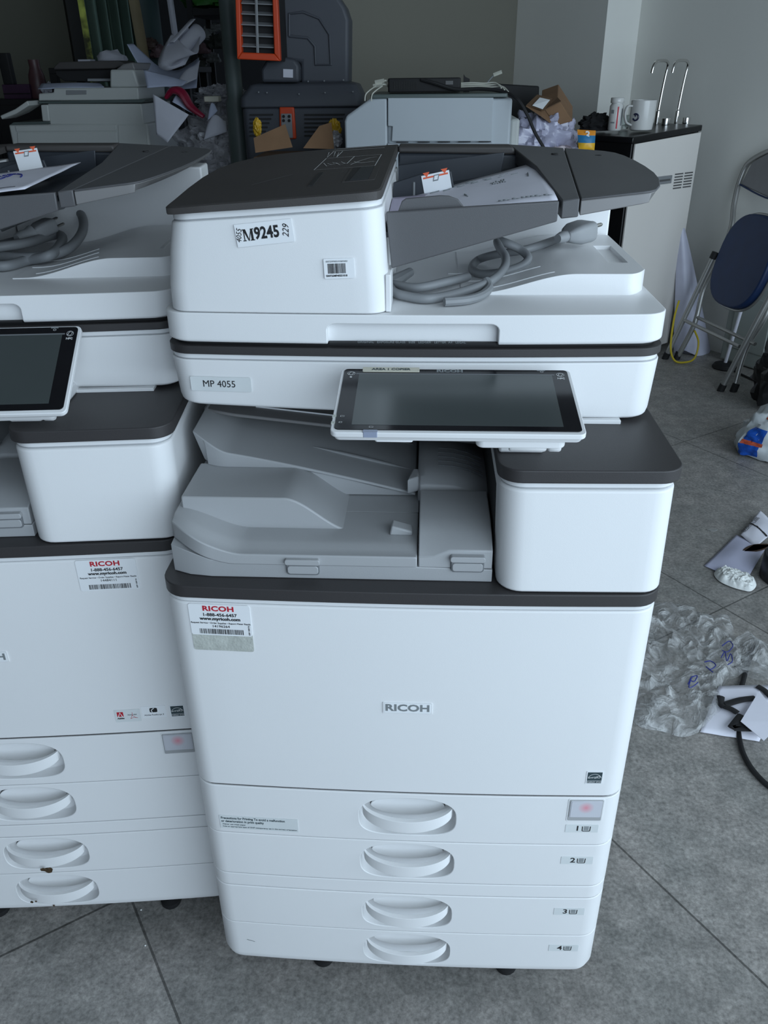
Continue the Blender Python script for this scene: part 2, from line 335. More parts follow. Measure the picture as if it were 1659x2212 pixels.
def energy_badge(parent, cx, cz, w_, h_):
    q = MB(); T = front_T(cx, cz, bow(cx) - 0.0005, 2 * 0.0063 * cx / HW ** 2)
    q.prism(rrect(-w_ / 2 - 0.0015, w_ / 2 + 0.0015, -h_ / 2 - 0.0015, h_ / 2 + 0.0015, 0.001), -0.0003, 0.0001, 'label', T)
    q.box(-w_ / 2, w_ / 2, -h_ / 2 + 0.0046, h_ / 2, 0, 0.0003, 'slate', T); q.box(-w_ / 2, w_ / 2, -h_ / 2, -h_ / 2 + 0.0040, 0, 0.0003, 'slate', T)
    T2 = T @ Matrix.Translation((0, 0, 0.0003)); k = w_ / 0.0195
    q.text('ENERGY STAR', 0.0032 * k, 'inkw', T2 @ Matrix.Translation((0, -h_ / 2 + 0.0020, 0)))
    q.stroke([(k * 0.0093 * math.cos(t), -0.0035 + k * 0.0105 * math.sin(t)) for t in np.linspace(0.35, PI - 0.35, 12)], 0.0006, 'inkw', T2)
    q.text('energy', 0.0046 * k, 'inkw', T2 @ Matrix.Translation((-0.0028 * k, 0.0008, 0)) @ Matrix.Rotation(0.12, 4, 'Z'), shear=0.4)
    st = [(0.0052 * k + 0.0030 * k * (1 if i % 2 == 0 else 0.42) * math.sin(PI * i / 5 + 0.2), 0.0016 + 0.0030 * k * (1 if i % 2 == 0 else 0.42) * math.cos(PI * i / 5 + 0.2)) for i in range(11)]
    q.stroke(st, 0.0006, 'inkw', T2)
    return q.build('energy_badge', parent, smooth=False)
def make_copier(label, loc, yaw, panel_y, panel_z, panel_tilt, mainc, group='copiers standing side by side'):
    root = thing('photocopier', label, 'photocopier', loc, yaw, group)
    ZB, Z34, Z3T, Z2B, Z12, ZC, ZS, ZST = 0.0744, 0.1616, 0.2483, 0.2753, 0.3627, 0.4571, 0.7605, 0.7855
    tips = {1: 0.416, 2: 0.325, 3: 0.2115, 4: 0.1229}
    # body shell behind the fronts, the space above the output trays stays open
    q = MB(); q.box(-0.288, 0.288, 0.048, 0.64, ZB + 0.004, 0.785, 'white')
    q.box(0.104, 0.288, 0.055, 0.64, 0.785, 0.925, 'grey2'); q.box(-0.286, 0.104, 0.47, 0.64, 0.785, 0.95, 'grey2')
    q.box(0.104, 0.2885, 0.055, 0.64, 0.785, 0.925, 'white')
    q.box(-0.288, 0.288, 0.50, 0.64, 0.925, 0.955, 'white')
    q.build('body', root, bevel=0.003)
    for sx_ in (-1, 1):
        for z0, z1, y0, y1 in ((0.100, 0.452, 0.09, 0.625), (0.458, 0.780, 0.09, 0.625)):
            q = MB(); xa_, xb_ = sorted((sx_ * 0.2870, sx_ * 0.2912)); q.box(xa_, xb_, y0, y1, z0, z1, 'white'); q.build('side_panel', root, bevel=0.002)
    q = MB(); q.box(0.2870, 0.2915, 0.13, 0.625, 0.795, 0.918, 'white'); q.build('side_panel', root, bevel=0.002)
    q = MB(); q.box(-0.286, 0.286, 0.0445, 0.049, ZB + 0.008, 0.78, 'gap'); q.build('inner_frame', root)
    q = MB(); q.box(0.1005, 0.1045, 0.06, 0.62, 0.786, 0.945, 'gap'); q.box(-0.285, 0.105, 0.468, 0.472, 0.786, 0.955, 'gap'); q.build('cavity_lining', root)
    # ---- paper drawers
    def drawer(k, z0, z1):
        q = MB(); xo = 0.0
        if k == 4:
            rings = [z3(foot(-HW + 0.010, HW - 0.010, 0.002, 0.044, 0.028, 0.028), z0), z3(foot(-HW + 0.0035, HW - 0.0035, 0.0, 0.044, 0.03, 0.03), z0 + 0.0035), z3(foot(-HW, HW, 0, 0.044, 0.03, 0.03), z0 + 0.012), z3(foot(-HW, HW, 0, 0.044, 0.03, 0.03), z1)]
        else: rings = [z3(foot(-HW, HW, 0, 0.044, 0.03, 0.03), z0), z3(foot(-HW, HW, 0, 0.044, 0.03, 0.03), z1)]
        q.loft(rings, 'white'); d = q.build('drawer', root, bevel=0.0015)
        tz = tips[k]; zt, zb = tz + 0.0315, tz - 0.0400; cz = (zt + zb) / 2; hh = (zt - zb) / 2; pol = []
        for i in range(48):
            t = 2 * PI * i / 48; c_, s_ = math.cos(t), math.sin(t); e = 2 / (2.5 if s_ > 0 else 3.4)
            pol.append((0.001 + 0.067 * math.copysign(abs(c_) ** e, c_), cz + hh * math.copysign(abs(s_) ** e, s_)))
        c = MB(); c.xz([(p[0], p[1]) for p in pol], -0.05, 0.020, 'white'); apply_bool(d, c.build('cutter', root, smooth=False))
        # grab handle: a bar bowed forward across the pocket
        h = MB(); rings = []
        for i in range(29):
            t = -1 + 2 * i / 28; x = 0.001 + 0.0620 * math.sin(t * PI / 2); e = 1 - t * t
            cq = max(0.0, math.cos(t * PI / 2)); yc = 0.008 - 0.022 * cq ** 1.1; zc = tz + 0.0050 - 0.0105 * cq ** 1.35; hz = 0.0070 + 0.0035 * e; th = 0.0028 + 0.0006 * e
            # direction of the bar in plan
            rings.append([(x + dx, yc + dy, zc + dz) for dx, dy, dz in ((0, -th, -hz), (0, th, -hz), (0, th, hz), (0, -th, hz))])
        h.loft([r[::-1] for r in rings], 'white'); ho = h.build('handle', d, bevel=0.0018, seg=3, ang=50)
        f = MB(); lens = [(0.001 + 0.0515 * math.cos(t) * (1 if True else 1), tz + 0.002 + (0.0200 if math.sin(t) > 0 else 0.018) * math.copysign(abs(math.sin(t)) ** 1.15, math.sin(t))) for t in [2 * PI * i / 40 for i in range(40)]]
        f.xz([((p[0] - 0.001) * 1.015 + 0.001, (p[1] - tz) * 1.05 + tz) for p in lens], 0.0160, 0.0185, 'gap'); f.xz(lens, 0.0142, 0.0175, 'white'); f.build('pocket_flap', d, bevel=0.0006)
        return d
    dr = {4: drawer(4, ZB, Z34 - 0.0008), 3: drawer(3, Z34 + 0.0008, Z3T - 0.0010), 2: drawer(2, Z2B + 0.0012, Z12 - 0.0008), 1: drawer(1, Z12 + 0.0008, ZC - 0.0014)}
    q = MB(); q.loft([z3(foot(-HW, HW, 0.0005, 0.044, 0.03, 0.03), Z3T + 0.0006), z3(foot(-HW, HW, 0.0005, 0.044, 0.03, 0.03), Z2B - 0.0012)], 'white'); q.build('trim_rail', root, bevel=0.001)
    # lamp window
    q = MB(); T = front_T(0.2425, 0.4325, bow(0.2425) - 0.0002, 2 * 0.0063 * 0.2425 / HW ** 2)
    q.prism(rrect(-0.0245, 0.0245, -0.0215, 0.0215, 0.003), -0.003, 0.0004, 'rim', T); q.prism(rrect(-0.0228, 0.0228, -0.0195, 0.0200, 0.002), 0, 0.0008, 'grey', T)
    q.prism(rrect(-0.0215, 0.0215, -0.0125, 0.0185, 0.002), 0, 0.0016, 'lens', T)
    L = q.build('status_lamp', dr[1], bevel=0.0003)
    q = MB(); q.prism(rrect(-0.020, 0.020, -0.0115, 0.0175, 0.002), 0.0016, 0.0020, 'lamp', T); lp = q.build('status_lamp', dr[1]); lp['label'] = 'frosted lamp window with faint red glow'
    if mainc:
        for k, zc in ((1, 0.3965), (2, 0.3313), (3, 0.2187), (4, 0.1317)):
            q = MB(); T = front_T(0.2415, zc, bow(0.2415) - 0.0004, 2 * 0.0063 * 0.2415 / HW ** 2)
            q.prism(rrect(-0.0225, 0.0225, -0.0075, 0.0075, 0.0008), -0.0003, 0.0001, 'labelg', T); T2 = T @ Matrix.Translation((0, 0, 0.0002))
            q.text(str(k), 0.0135, 'ink', T2 @ Matrix.Translation((-0.006, 0.0002, 0)), bold=0.0002, sx=1.15)
            q.stroke([(0.0005, 0.0045), (0.0008, -0.0040), (0.0016, -0.0047), (0.0104, -0.0047), (0.0112, -0.0040), (0.0115, 0.0045)], 0.0012, 'ink', T2)
            for j in range(5): q.box(0.0026, 0.0094, -0.0028 + j * 0.0016, -0.0018 + j * 0.0016, 0, 0.0002, 'inkg', T2)
            q.build('number_label', dr[k], smooth=False)
        q = MB(); T = front_T(-0.2085, 0.3848, bow(-0.2085) - 0.0004, -2 * 0.0063 * 0.2085 / HW ** 2)
        q.box(-0.0560, 0.0560, -0.0128, 0.0128, -0.0003, 0.0001, 'labelg', T); T2 = T @ Matrix.Translation((0, 0, 0.0002))
        q.text('Precautions for Printing To avoid a malfunction', 0.0060, 'slate', T2 @ Matrix.Translation((-0.0540, 0.0078, 0)), align='LEFT', bold=0.0001, sx=0.80)
        q.text('or deterioration in print quality', 0.0060, 'slate', T2 @ Matrix.Translation((-0.0540, 0.0015, 0)), align='LEFT', bold=0.0001, sx=0.80)
        q.text('\u2022Never use inkjet paper', 0.0035, 'slate', T2 @ Matrix.Translation((-0.0530, -0.0045, 0)), align='LEFT', sx=1.0)
        q.text('\u2022Use an appropriate type of OHP transparency set in the correct orientation', 0.0035, 'slate', T2 @ Matrix.Translation((-0.0530, -0.0090, 0)), align='LEFT', sx=0.98)
        q.build('precaution_label', dr[1], smooth=False)
        q = MB(); T = front_T(-0.25, 0.115, bow(-0.25) - 0.0002)
        q.stroke([(0.0, 0.004), (0.006, 0.002), (0.016, -0.002), (0.022, -0.0035)], 0.0012, 'inkg', T); q.stroke([(0.018, -0.022), (0.032, -0.013), (0.05, -0.007), (0.068, -0.003)], 0.003, 'scuff', T)
        q.stroke([(0.38, -0.012), (0.395, -0.0135), (0.412, -0.0148)], 0.001, 'inkg', T)
        q.build('scuff_mark', dr[4], smooth=False)
    else:
        for k, pts in ((3, [(0.002, tips[3] - 0.012, -0.0235, 0.0045), (-0.003, tips[3] - 0.040, -0.0018, 0.0075)]), (4, [(-0.035, tips[4] - 0.006, -0.0195, 0.003), (-0.028, tips[4] - 0.005, -0.0195, 0.002), (-0.012, tips[4] - 0.042, -0.0015, 0.002)])):
            q = MB(); rr = random.Random(k)
            for x, z, y, r in pts:
                T = front_T(x, z, y); q.prism([(r * (0.6 + 0.6 * rr.random()) * math.cos(t), r * (0.6 + 0.5 * rr.random()) * math.sin(t)) for t in [2 * PI * i / 14 for i in range(14)]], 0, 0.0004, 'rust', T)
            q.build('grime_spot', dr[k], smooth=False)
    # ---- front cover and its charcoal ledge
    q = MB(); q.loft([z3(foot(-HW, HW, 0, 0.044, 0.03, 0.03), ZC + 0.0014), z3(foot(-HW, HW, 0, 0.044, 0.03, 0.03), ZS)], 'white'); cv = q.build('front_cover', root, bevel=0.0022, seg=3)
    for z_, h_, m_ in ((ZC, 0.0016, 'gap'), (Z12, 0.0012, 'grey2'), (Z2B, 0.0013, 'grey2'), (Z3T - 0.0002, 0.0012, 'grey2'), (Z34, 0.0012, 'grey2')):  # dark filler strips stand in for the shade deep inside the seams
        q = MB(); q.loft([z3(foot(-HW + 0.003, HW - 0.003, 0.0026, 0.044, 0.028, 0.028), z_ - h_), z3(foot(-HW + 0.003, HW - 0.003, 0.0026, 0.044, 0.028, 0.028), z_ + h_)], m_); q.build('seam_shade', root)
    q = MB(); q.loft([z3(foot(-HW + 0.002, HW - 0.002, 0.0030, 0.044, 0.028, 0.028), ZS - 0.002), z3(foot(-HW + 0.002, HW - 0.002, 0.0030, 0.044, 0.028, 0.028), ZS + 0.0016)], 'grey'); q.loft([z3(foot(-HW + 0.0012, HW - 0.0012, 0.0010, 0.044, 0.029, 0.029), ZS + 0.0014), z3(foot(-HW + 0.0012, HW - 0.0012, 0.0010, 0.044, 0.029, 0.029), ZS + 0.0085)], 'rim'); q.build('cover_rim', root, bevel=0.0005)
    q = MB(); P = foot(-HW - 0.0015, HW + 0.0015, -0.003, 0.12, 0.032, 0.032); q.loft([z3(P, ZS + 0.0085), z3(P, ZST)], 'dark'); q.build('ledge', root, bevel=0.0012)
    q = MB(); T = front_T(0.0006, 0.6092, -0.0004)
    q.prism(rrect(-0.0312, 0.0312, -0.0090, 0.0090, 0.001), -0.001, 0.0006, 'rim', T); q.prism(rrect(-0.0295, 0.0295, -0.0075, 0.0075, 0.001), 0, 0.0008, 'label', T)
    q.text('RICOH', 0.0148, 'inkg', T @ Matrix.Translation((0, 0.0003, 0.0009)), bold=0.0005, sx=1.22, depth=0.0002, space=1.02); q.build('name_badge', cv, bevel=0.0002, smooth=False)
    if mainc:
        service_sticker('service_sticker', cv, -0.2633, -0.1880, 0.7140, 0.7605 - 0.001, '14196264', True)
        energy_badge(cv, 0.2480, 0.4938, 0.0192, 0.0195)
    else:
        service_sticker('service_sticker', cv, 0.151, 0.2285, 0.7125, 0.7600, '14484111', False)
        energy_badge(cv, 0.2490, 0.4955, 0.0185, 0.0190)
        q = MB(); T = front_T(0.1770, 0.4920, bow(0.177) - 0.0005, 2 * 0.0063 * 0.177 / HW ** 2)
        q.prism(rrect(-0.0185, 0.0185, -0.0115, 0.0115, 0.001), -0.0003, 0.0001, 'labelg', T); T2 = T @ Matrix.Translation((0, 0, 0.0002))
        q.box(-0.0150, -0.0060, -0.001, 0.0075, 0, 0.0002, 'inkr', T2); T3 = T2 @ Matrix.Translation((0, 0, 0.0003))
        q.stroke([(-0.0135, -0.001), (-0.0105, 0.0068), (-0.0075, -0.001)], 0.0013, 'label', T3)
        q.text('Adobe', 0.0036, 'ink', T2 @ Matrix.Translation((-0.0105, -0.0045, 0)), bold=0.0002); q.text('Adobe PDF', 0.0028, 'ink', T2 @ Matrix.Translation((0.0065, 0.0015, 0)))
        q.stroke([(0.0035, -0.006), (0.0065, 0.0005), (0.0070, 0.0060)], 0.0005, 'inkr', T2); q.stroke([(0.0065, 0.0005), (0.0105, -0.0035), (0.0140, -0.0045)], 0.0005, 'inkr', T2); q.stroke([(0.0035, -0.006), (0.008, -0.0035), (0.0140, -0.0045)], 0.0005, 'inkr', T2)
        q.build('document_badge', cv, smooth=False)
        q = MB(); T = front_T(0.2150, 0.4965, bow(0.215) - 0.0005, 2 * 0.0063 * 0.215 / HW ** 2)
        q.prism(rrect(-0.0175, 0.0175, -0.0110, 0.0110, 0.001), -0.0003, 0.0001, 'label', T); T2 = T @ Matrix.Translation((0, 0, 0.0002))
        q.prism(rrect(-0.0055, 0.0055, -0.0005, 0.0075, 0.002), 0, 0.0002, 'ink', T2); q.stroke([(-0.002, 0.0), (-0.003, 0.0040), (0.001, 0.0072)], 0.0012, 'label', T2 @ Matrix.Translation((0, 0, 0.0003)))
        q.text('Adobe PostScript 3', 0.0036, 'ink', T2 @ Matrix.Translation((0, -0.0055, 0)), sx=1.0); q.build('language_badge', cv, smooth=False)
    # ---- toner cabinet at the right with charcoal top
    q = MB(); q.loft([z3(foot(0.1035, HW, 0.0005, 0.34, 0.028, 0.026, 0.0045), 0.7870), z3(foot(0.100, HW - 0.001, 0.006, 0.34, 0.028, 0.026, 0.0045), 0.9160)], 'white'); tw = q.build('side_cabinet', root, bevel=0.003, seg=3)
    q = MB(); P = foot(0.1025, HW - 0.003, 0.010, 0.34, 0.026, 0.024, 0.0045); q.loft([z3(P, 0.914), z3(P, 0.9185)], 'grey'); P = foot(0.1015, HW - 0.002, 0.0085, 0.34, 0.026, 0.024, 0.0045); q.loft([z3(P, 0.9183), z3(P, 0.9250)], 'rim'); q.build('cabinet_rim', root, bevel=0.0005)
    q = MB(); P = foot(0.0975, HW + 0.0035, 0.004, 0.36, 0.026, 0.026, 0.0045); q.loft([z3(P, 0.9250), z3(P, 0.9405)], 'dark'); q.build('cabinet_top', root, bevel=0.0015, seg=3)
    # ---- output trays
    q = MB(); P = [(-0.285, 0.062), (-0.284, 0.036), (-0.262, 0.027), (-0.235, 0.0235), (0.0985, 0.0235), (0.0985, 0.10), (-0.285, 0.10)]
    def zseam(x, y): return 0.8035 + 0.020 * sstep((-0.205 - x) / 0.078)
    q.loft([z3(P, 0.7860), [(p[0], p[1], zseam(*p) - 0.0009) for p in P]], 'grey'); q.build('tray_base', root, bevel=0.0008)
    # lower tray: shallow dish with upturned left end
    def ztop(x, y):
        z = 0.8185 + 0.004 * sstep((y - 0.03) / 0.02)
        z += 0.0265 * sstep((-0.195 - x) / 0.088) * (1 - 0.0 * y)
        return z
    def solid(fn_top, fn_bot, x0, x1, y0, y1, nx, ny, m, q, edge=None):
        X = np.linspace(x0, x1, nx + 1); Y = np.linspace(y0, y1, ny + 1); vs = []
        for y in Y:
            for x in X: vs.append((x, y, fn_top(x, y)))
        o_ = len(vs)
        for y in Y:
            for x in X: vs.append((x, y, fn_bot(x, y)))
        W_ = nx + 1; fs = []
        for j in range(ny):
            for i in range(nx):
                a_ = j * W_ + i; fs.append((a_, a_ + 1, a_ + W_ + 1, a_ + W_)); fs.append((o_ + a_, o_ + a_ + W_, o_ + a_ + W_ + 1, o_ + a_ + 1))
        for i in range(nx): a_ = i; fs.append((a_, o_ + a_, o_ + a_ + 1, a_ + 1)); a_ = ny * W_ + i; fs.append((a_, a_ + 1, o_ + a_ + 1, o_ + a_))
        for j in range(ny): a_ = j * W_; fs.append((a_, a_ + W_, o_ + a_ + W_, o_ + a_)); a_ = j * W_ + nx; fs.append((a_, o_ + a_, o_ + a_ + W_, a_ + W_))
        if edge: vs = [edge(*p) for p in vs]
        q.add(vs, fs, m); return q
    q = MB()
    def left_round(x, y, z):       # rounds the front-left corner of the tray in plan
        if x < -0.235: t = (-0.235 - x) / 0.05; y = y + 0.030 * t * t * max(0, (0.10 - y) / 0.08)
        return (x, y, z)
    solid(ztop, lambda x, y: zseam(x, y) + 0.0006, -0.285, 0.0105, 0.0225, 0.125, 60, 14, 'grey', q, left_round); lt = q.build('lower_tray', root, bevel=0.0015, ang=50)
    q = MB(); solid(ztop, lambda x, y: 0.80, -0.283, 0.0105, 0.1255, 0.45, 50, 14, 'grey', q); q.build('tray_floor', root)
    # plateau of the lower tray
    def zpl(x, y): return 0.8635 - 0.043 * sstep((x + 0.153) / 0.082)
    def pl_edge(x, y, z):
        if x < -0.215: t = (-0.215 - x) / 0.065; y = y + 0.0 * t; z = z - 0.0 * t
        return (x, y, z)
    q = MB(); solid(lambda x, y: max(zpl(x, y), ztop(x, y) - 0.002), lambda x, y: 0.81, -0.279, -0.05, 0.080, 0.178, 60, 8, 'grey', q, pl_edge); q.build('tray_plateau', root, bevel=0.002, ang=40)
    # small corner block at the right end of the tray
    q = MB(); q.xz([(-0.024, 0.822), (0.004, 0.822), (0.004, 0.828), (-0.021, 0.835)], 0.066, 0.084, 'grey'); q.build('tray_block', root, bevel=0.002)
    # upper (shift) tray
    def zup(x, y):
        t = (x + 0.262) / 0.27
        z = 0.8870 - 0.058 * (max(0, t) ** 1.2) + 0.018 * sstep((-0.235 - x) / 0.06) + 0.06 * (y - 0.165)
        return z
    def zupb(x, y):
        return min(zup(x, y) - 0.0042, 0.8630 + 0.06 * (y - 0.165))
    def up_edge(x, y, z):
        if x < -0.24: t = (-0.24 - x) / 0.048; y = y + 0.020 * t * t * max(0, (0.40 - y) / 0.2)
        if z < 0.875 and x < -0.27: x = x + 0.012
        return (x, y, z)
    q = MB(); solid(zup, zupb, -0.288, 0.006, 0.165, 0.46, 60, 16, 'grey', q, up_edge); ut = q.build('upper_tray', root, bevel=0.0018, ang=45)
    q = MB(); q.xz([(-0.20, 0.824), (0.004, 0.824), (0.004, 0.8255), (-0.04, 0.8345), (-0.10, 0.8500), (-0.15, 0.860), (-0.20, 0.862)], 0.1700, 0.176, 'grey'); q.build('tray_skirt', root)
    for dy, xa in ((0.225, -0.135), (0.30, -0.125)):
        q = MB(); pts = [(x, dy + 0.0 * x, zup(x, dy) + 0.0006) for x in np.linspace(xa, 0.0, 16)]
        n_ = len(pts); q.tube(pts, [0.0046 * min(1, 0.15 + 3 * min(i, n_ - 1 - i) / n_) for i in range(n_)], 'grey', n=10, squash=(1, 0.4)); q.build('tray_rib', ut)
    q = MB()
    def z1b(x, y): return 0.9085 - 0.030 * max(0, (x + 0.262) / 0.27) + 0.05 * (y - 0.25)
    solid(z1b, lambda x, y: z1b(x, y) - 0.0045, -0.290, 0.10, 0.245, 0.46, 50, 6, 'ext', q, up_edge)
    tt = q.build('top_tray', root, bevel=0.0015, ang=45)
    for dy in (0.275, 0.31):
        q = MB(); q.tube([(x, dy, z1b(x, dy) + 0.0008) for x in np.linspace(-0.22 + (dy - 0.275) * 2, 0.09, 10)], 0.0012, 'label', n=6); q.build('tray_rib', tt)
    # bridge unit housing
    q = MB(); sec = [(0.33, 0.8545), (0.26, 0.8560), (0.20, 0.8552), (0.175, 0.8510), (0.163, 0.8440), (0.158, 0.830), (0.150, 0.786)]
    rings = []
    for x, dz in ((0.0090, -0.004), (0.0125, -0.0012), (0.0200, 0.0), (0.055, -0.0015), (0.080, -0.008), (0.101, -0.020)):
        rings.append([(x, y + (0.003 if x < 0.01 else 0), z + (dz if z > 0.80 else 0)) for y, z in sec] + [(x, 0.33, 0.786)])
    q.loft([r for r in rings], 'grey'); bu = q.build('bridge_unit', root, bevel=0.0008)
    for i in range(5):
        q = MB(); y0 = 0.198 + i * 0.014; q.tube([(0.035, y0, 0.8552), (0.055, y0, 0.8538), (0.075, y0 - 0.001, 0.8495), (0.095, y0 - 0.003, 0.8415)], 0.0009, 'grey2', n=6); q.build('vent_slot', bu)
    q = MB(); q.prism([(-0.0045, 0.150), (0.010, 0.160), (0.010, 0.185), (0.002, 0.185)], 0.835, 0.856, 'grey'); q.build('paper_stop', root, bevel=0.002)
    # right front bar with latch
    q = MB(); q.loft([[(x, y, z) for y, z in ((0.0235, 0.804), (0.150, 0.804), (0.150, 0.842), (0.078, 0.842), (0.050, 0.836), (0.0250, zf))] for x, zf in ((0.0120, 0.8185), (0.030, 0.8185), (0.048, 0.8275), (0.0980, 0.8275))], 'grey'); q.build('right_bar', root, bevel=0.0015)
    for x0, x1, zt in ((-0.144, -0.1045, 0.8135), (0.050, 0.0885, 0.8215)):
        q = MB(); q.xz(rrect(x0, x1, zt - 0.021, zt, 0.004), 0.0205, 0.026, 'grey2'); q.xz(rrect(x0 + 0.0015, x1 - 0.0015, zt - 0.0195, zt - 0.0085, 0.0035), 0.0195, 0.024, 'grey')
        q.xz(rrect(x0 - 0.001, x1 + 0.001, zt - 0.006, zt + 0.0015, 0.0028), 0.0170, 0.026, 'grey'); q.build('latch', root, bevel=0.0008)
    # ---- scanner
    YS = 0.1359; BS = 0.0100
    def sz(x): return 0.9515 - 0.0255 * x
    P0 = foot(-HW + 0.0125, HW - 0.0125, YS + 0.004, 0.64, 0.026, 0.026, BS); P1 = foot(-HW + 0.0065, HW - 0.0065, YS + 0.0008, 0.64, 0.028, 0.028, BS); P2 = foot(-HW + 0.004, HW - 0.004, YS, 0.64, 0.03, 0.03, BS); P3 = foot(-HW, HW, YS, 0.64, 0.03, 0.03, BS)
    q = MB(); q.loft([[(x, y, sz(x)) for x, y in P0], [(x, y, sz(x) + 0.003) for x, y in P1], [(x, y, sz(x) + 0.010) for x, y in P2], z3(P3, 1.0155)], 'white'); sc = q.build('scanner_body', root, bevel=0.0018, seg=3)
    q = MB(); P = foot(-HW + 0.003, HW - 0.003, YS + 0.003, 0.64, 0.028, 0.028, BS); q.loft([z3(P, 1.0135), z3(P, 1.0172)], 'grey'); P = foot(-HW + 0.002, HW - 0.002, YS + 0.001, 0.64, 0.029, 0.029, BS); q.loft([z3(P, 1.0170), z3(P, 1.0232)], 'rim'); q.build('scanner_rim', root, bevel=0.0006)
    q = MB(); P = foot(-HW - 0.001, HW + 0.001, YS - 0.002, 0.64, 0.031, 0.031, BS); q.loft([z3(P, 1.0230), z3(P, 1.0328)], 'dark'); P = foot(-HW + 0.006, HW - 0.006, YS + 0.008, 0.63, 0.028, 0.028, BS); q.loft([z3(P, 1.0320), z3(P, 1.0385)], 'blackm'); q.build('glass_frame', root, bevel=0.001)
    q = MB(); q.box(0.10, 0.252, YS + 0.002, YS + 0.02, 0.9405, 0.9450, 'white'); q.build('scanner_sill', root, bevel=0.0005)
    if mainc:
        q = MB(); T = front_T(-0.2300, 0.9862, YS + bow(-0.23, BS) - 0.0010, -2 * BS * 0.23 / HW ** 2)
        q.prism(rrect(-0.0375, 0.0375, -0.0090, 0.0090, 0.0016), -0.0004, 0.0004, 'labelg', T); q.text('MP 4055', 0.0118, 'ink', T @ Matrix.Translation((-0.002, 0, 0.0006)), sx=0.98); q.build('model_plate', sc, smooth=False)
    # ---- document feeder base with finger recess
    P0 = foot(-HW + 0.006, HW - 0.006, YS + 0.001, 0.60, 0.028, 0.028, BS); P1 = foot(-HW, HW, YS - 0.001, 0.60, 0.03, 0.03, BS)
    q = MB(); q.loft([z3(P0, 1.0373), z3(P1, 1.0400), z3(P1, 1.0722)], 'white'); ba = q.build('feeder_base', root, bevel=0.0018, seg=3)
    c = MB(); pol = [(-0.0975, 1.02), (0.1000, 1.02), (0.1000, 1.0540)] + [(0.0900 + 0.0100 * math.cos(t), 1.0540 + 0.0075 * math.sin(t)) for t in np.linspace(0.2, PI / 2, 5)] + [(-0.0875 + 0.0100 * math.cos(t), 1.0540 + 0.0075 * math.sin(t)) for t in np.linspace(PI / 2, PI - 0.2, 5)] + [(-0.0975, 1.0540)]
    c.xz(pol, 0.05, YS + 0.011, 'white'); apply_bool(ba, c.build('cutter', root, smooth=False))
    q = MB(); q.text('ORIGINAL   EXPOSURE GLASS   SIZE   LEDGER   LETTER  A4   LEGAL', 0.0042, 'inkg', Matrix.Translation((0.0, YS + 0.0045, 1.0392)) @ Matrix.Rotation(0.5, 4, 'X')); q.box(-0.096, 0.098, YS + 0.004, YS + 0.011, 1.0365, 1.0388, 'blackm'); q.build('size_scale', root, smooth=False)
    # ---- feeder housing
    def housing(zf, sh, y0):
        return [(p[0], p[1], zf(p[0]) if callable(zf) else zf) for p in foot(-HW + 0.0095 + sh[0], -0.0265 - sh[1], y0, 0.575, 0.026, 0.024, BS)]
    q = MB(); q.loft([housing(1.0730, (0, 0), YS), housing(1.10, (0.0005, 0.0005), YS), housing(1.14, (0.006, 0.003), YS), housing(lambda x: 1.1715 + 0.0155 * (x + 0.272) / 0.24, (0.0125, 0.0055), YS)], 'white'); fh = q.build('feeder_housing', root, bevel=0.0018, seg=3)
    q = MB(); q.loft([housing(lambda x: 1.1700 + 0.0155 * (x + 0.272) / 0.24, (0.0145, 0.0075), YS + 0.003), housing(lambda x: 1.1735 + 0.0155 * (x + 0.272) / 0.24, (0.0145, 0.0075), YS + 0.003)], 'grey')
    q.loft([housing(lambda x: 1.1733 + 0.0155 * (x + 0.272) / 0.24, (0.0140, 0.0070), YS + 0.0012), housing(lambda x: lidz(x, 0.136, False) + 0.001, (0.0140, 0.0070), YS + 0.0012)], 'rim'); q.build('housing_rim', root, bevel=0.0005)
    q = MB(); q.box(-0.030, -0.024, YS + 0.010, 0.20, 1.073, 1.115, 'white'); q.build('housing_lip', root, bevel=0.001)
    # lid outline in plan: left edge flares out, rear-left corner swept round
    LP = [(-0.0305, 0.585), (-0.070, 0.586), (-0.130, 0.584), (-0.175, 0.575), (-0.215, 0.560), (-0.245, 0.535), (-0.268, 0.495), (-0.281, 0.440), (-0.284, 0.36), (-0.281, 0.28), (-0.2755, 0.20), (-0.2735, 0.165), (-0.272, 0.150), (-0.268, 0.1405), (-0.260, 0.1365), (-0.22, 0.1370), (-0.18, 0.1345), (-0.12, 0.1325), (-0.06, 0.1320), (-0.046, 0.1325), (-0.0375, 0.1355), (-0.0335, 0.142), (-0.0325, 0.16)]
    LPi = [(-0.155 + (x + 0.155) * 0.982, 0.36 + (y - 0.36) * 0.985) for x, y in LP]
    q = MB(); n_ = len(LP)
    q.loft([[(x, y, lidz(x, y, False)) for x, y in LP], [(x, y, lidz(x, y) - 0.0012) for x, y in LP], [(x, y, lidz(x, y)) for x, y in LPi]], 'lid', cap=False)
    # fill the top with a triangle fan that follows the dished surface, and the underside
    def fill(P, fn, flip):
        inner = [(-0.155 + (x + 0.155) * 0.5, 0.36 + (y - 0.36) * 0.5) for x, y in P]; vs = [(x, y, fn(x, y)) for x, y in P] + [(x, y, fn(x, y)) for x, y in inner] + [(-0.155, 0.36, fn(-0.155, 0.36))]
        fs = [(i, (i + 1) % n_, n_ + (i + 1) % n_, n_ + i) for i in range(n_)] + [(n_ + i, n_ + (i + 1) % n_, 2 * n_) for i in range(n_)]
        q.add(vs, [f[::-1] for f in fs] if flip else fs, 'lid')
    fill(LPi, lidz, False); fill(LP, lambda x, y: lidz(x, y, False), True)
    lid = q.build('feeder_lid', root)
    def lt_(x, y, e=0.0004): return Matrix.Translation((x, y, e))
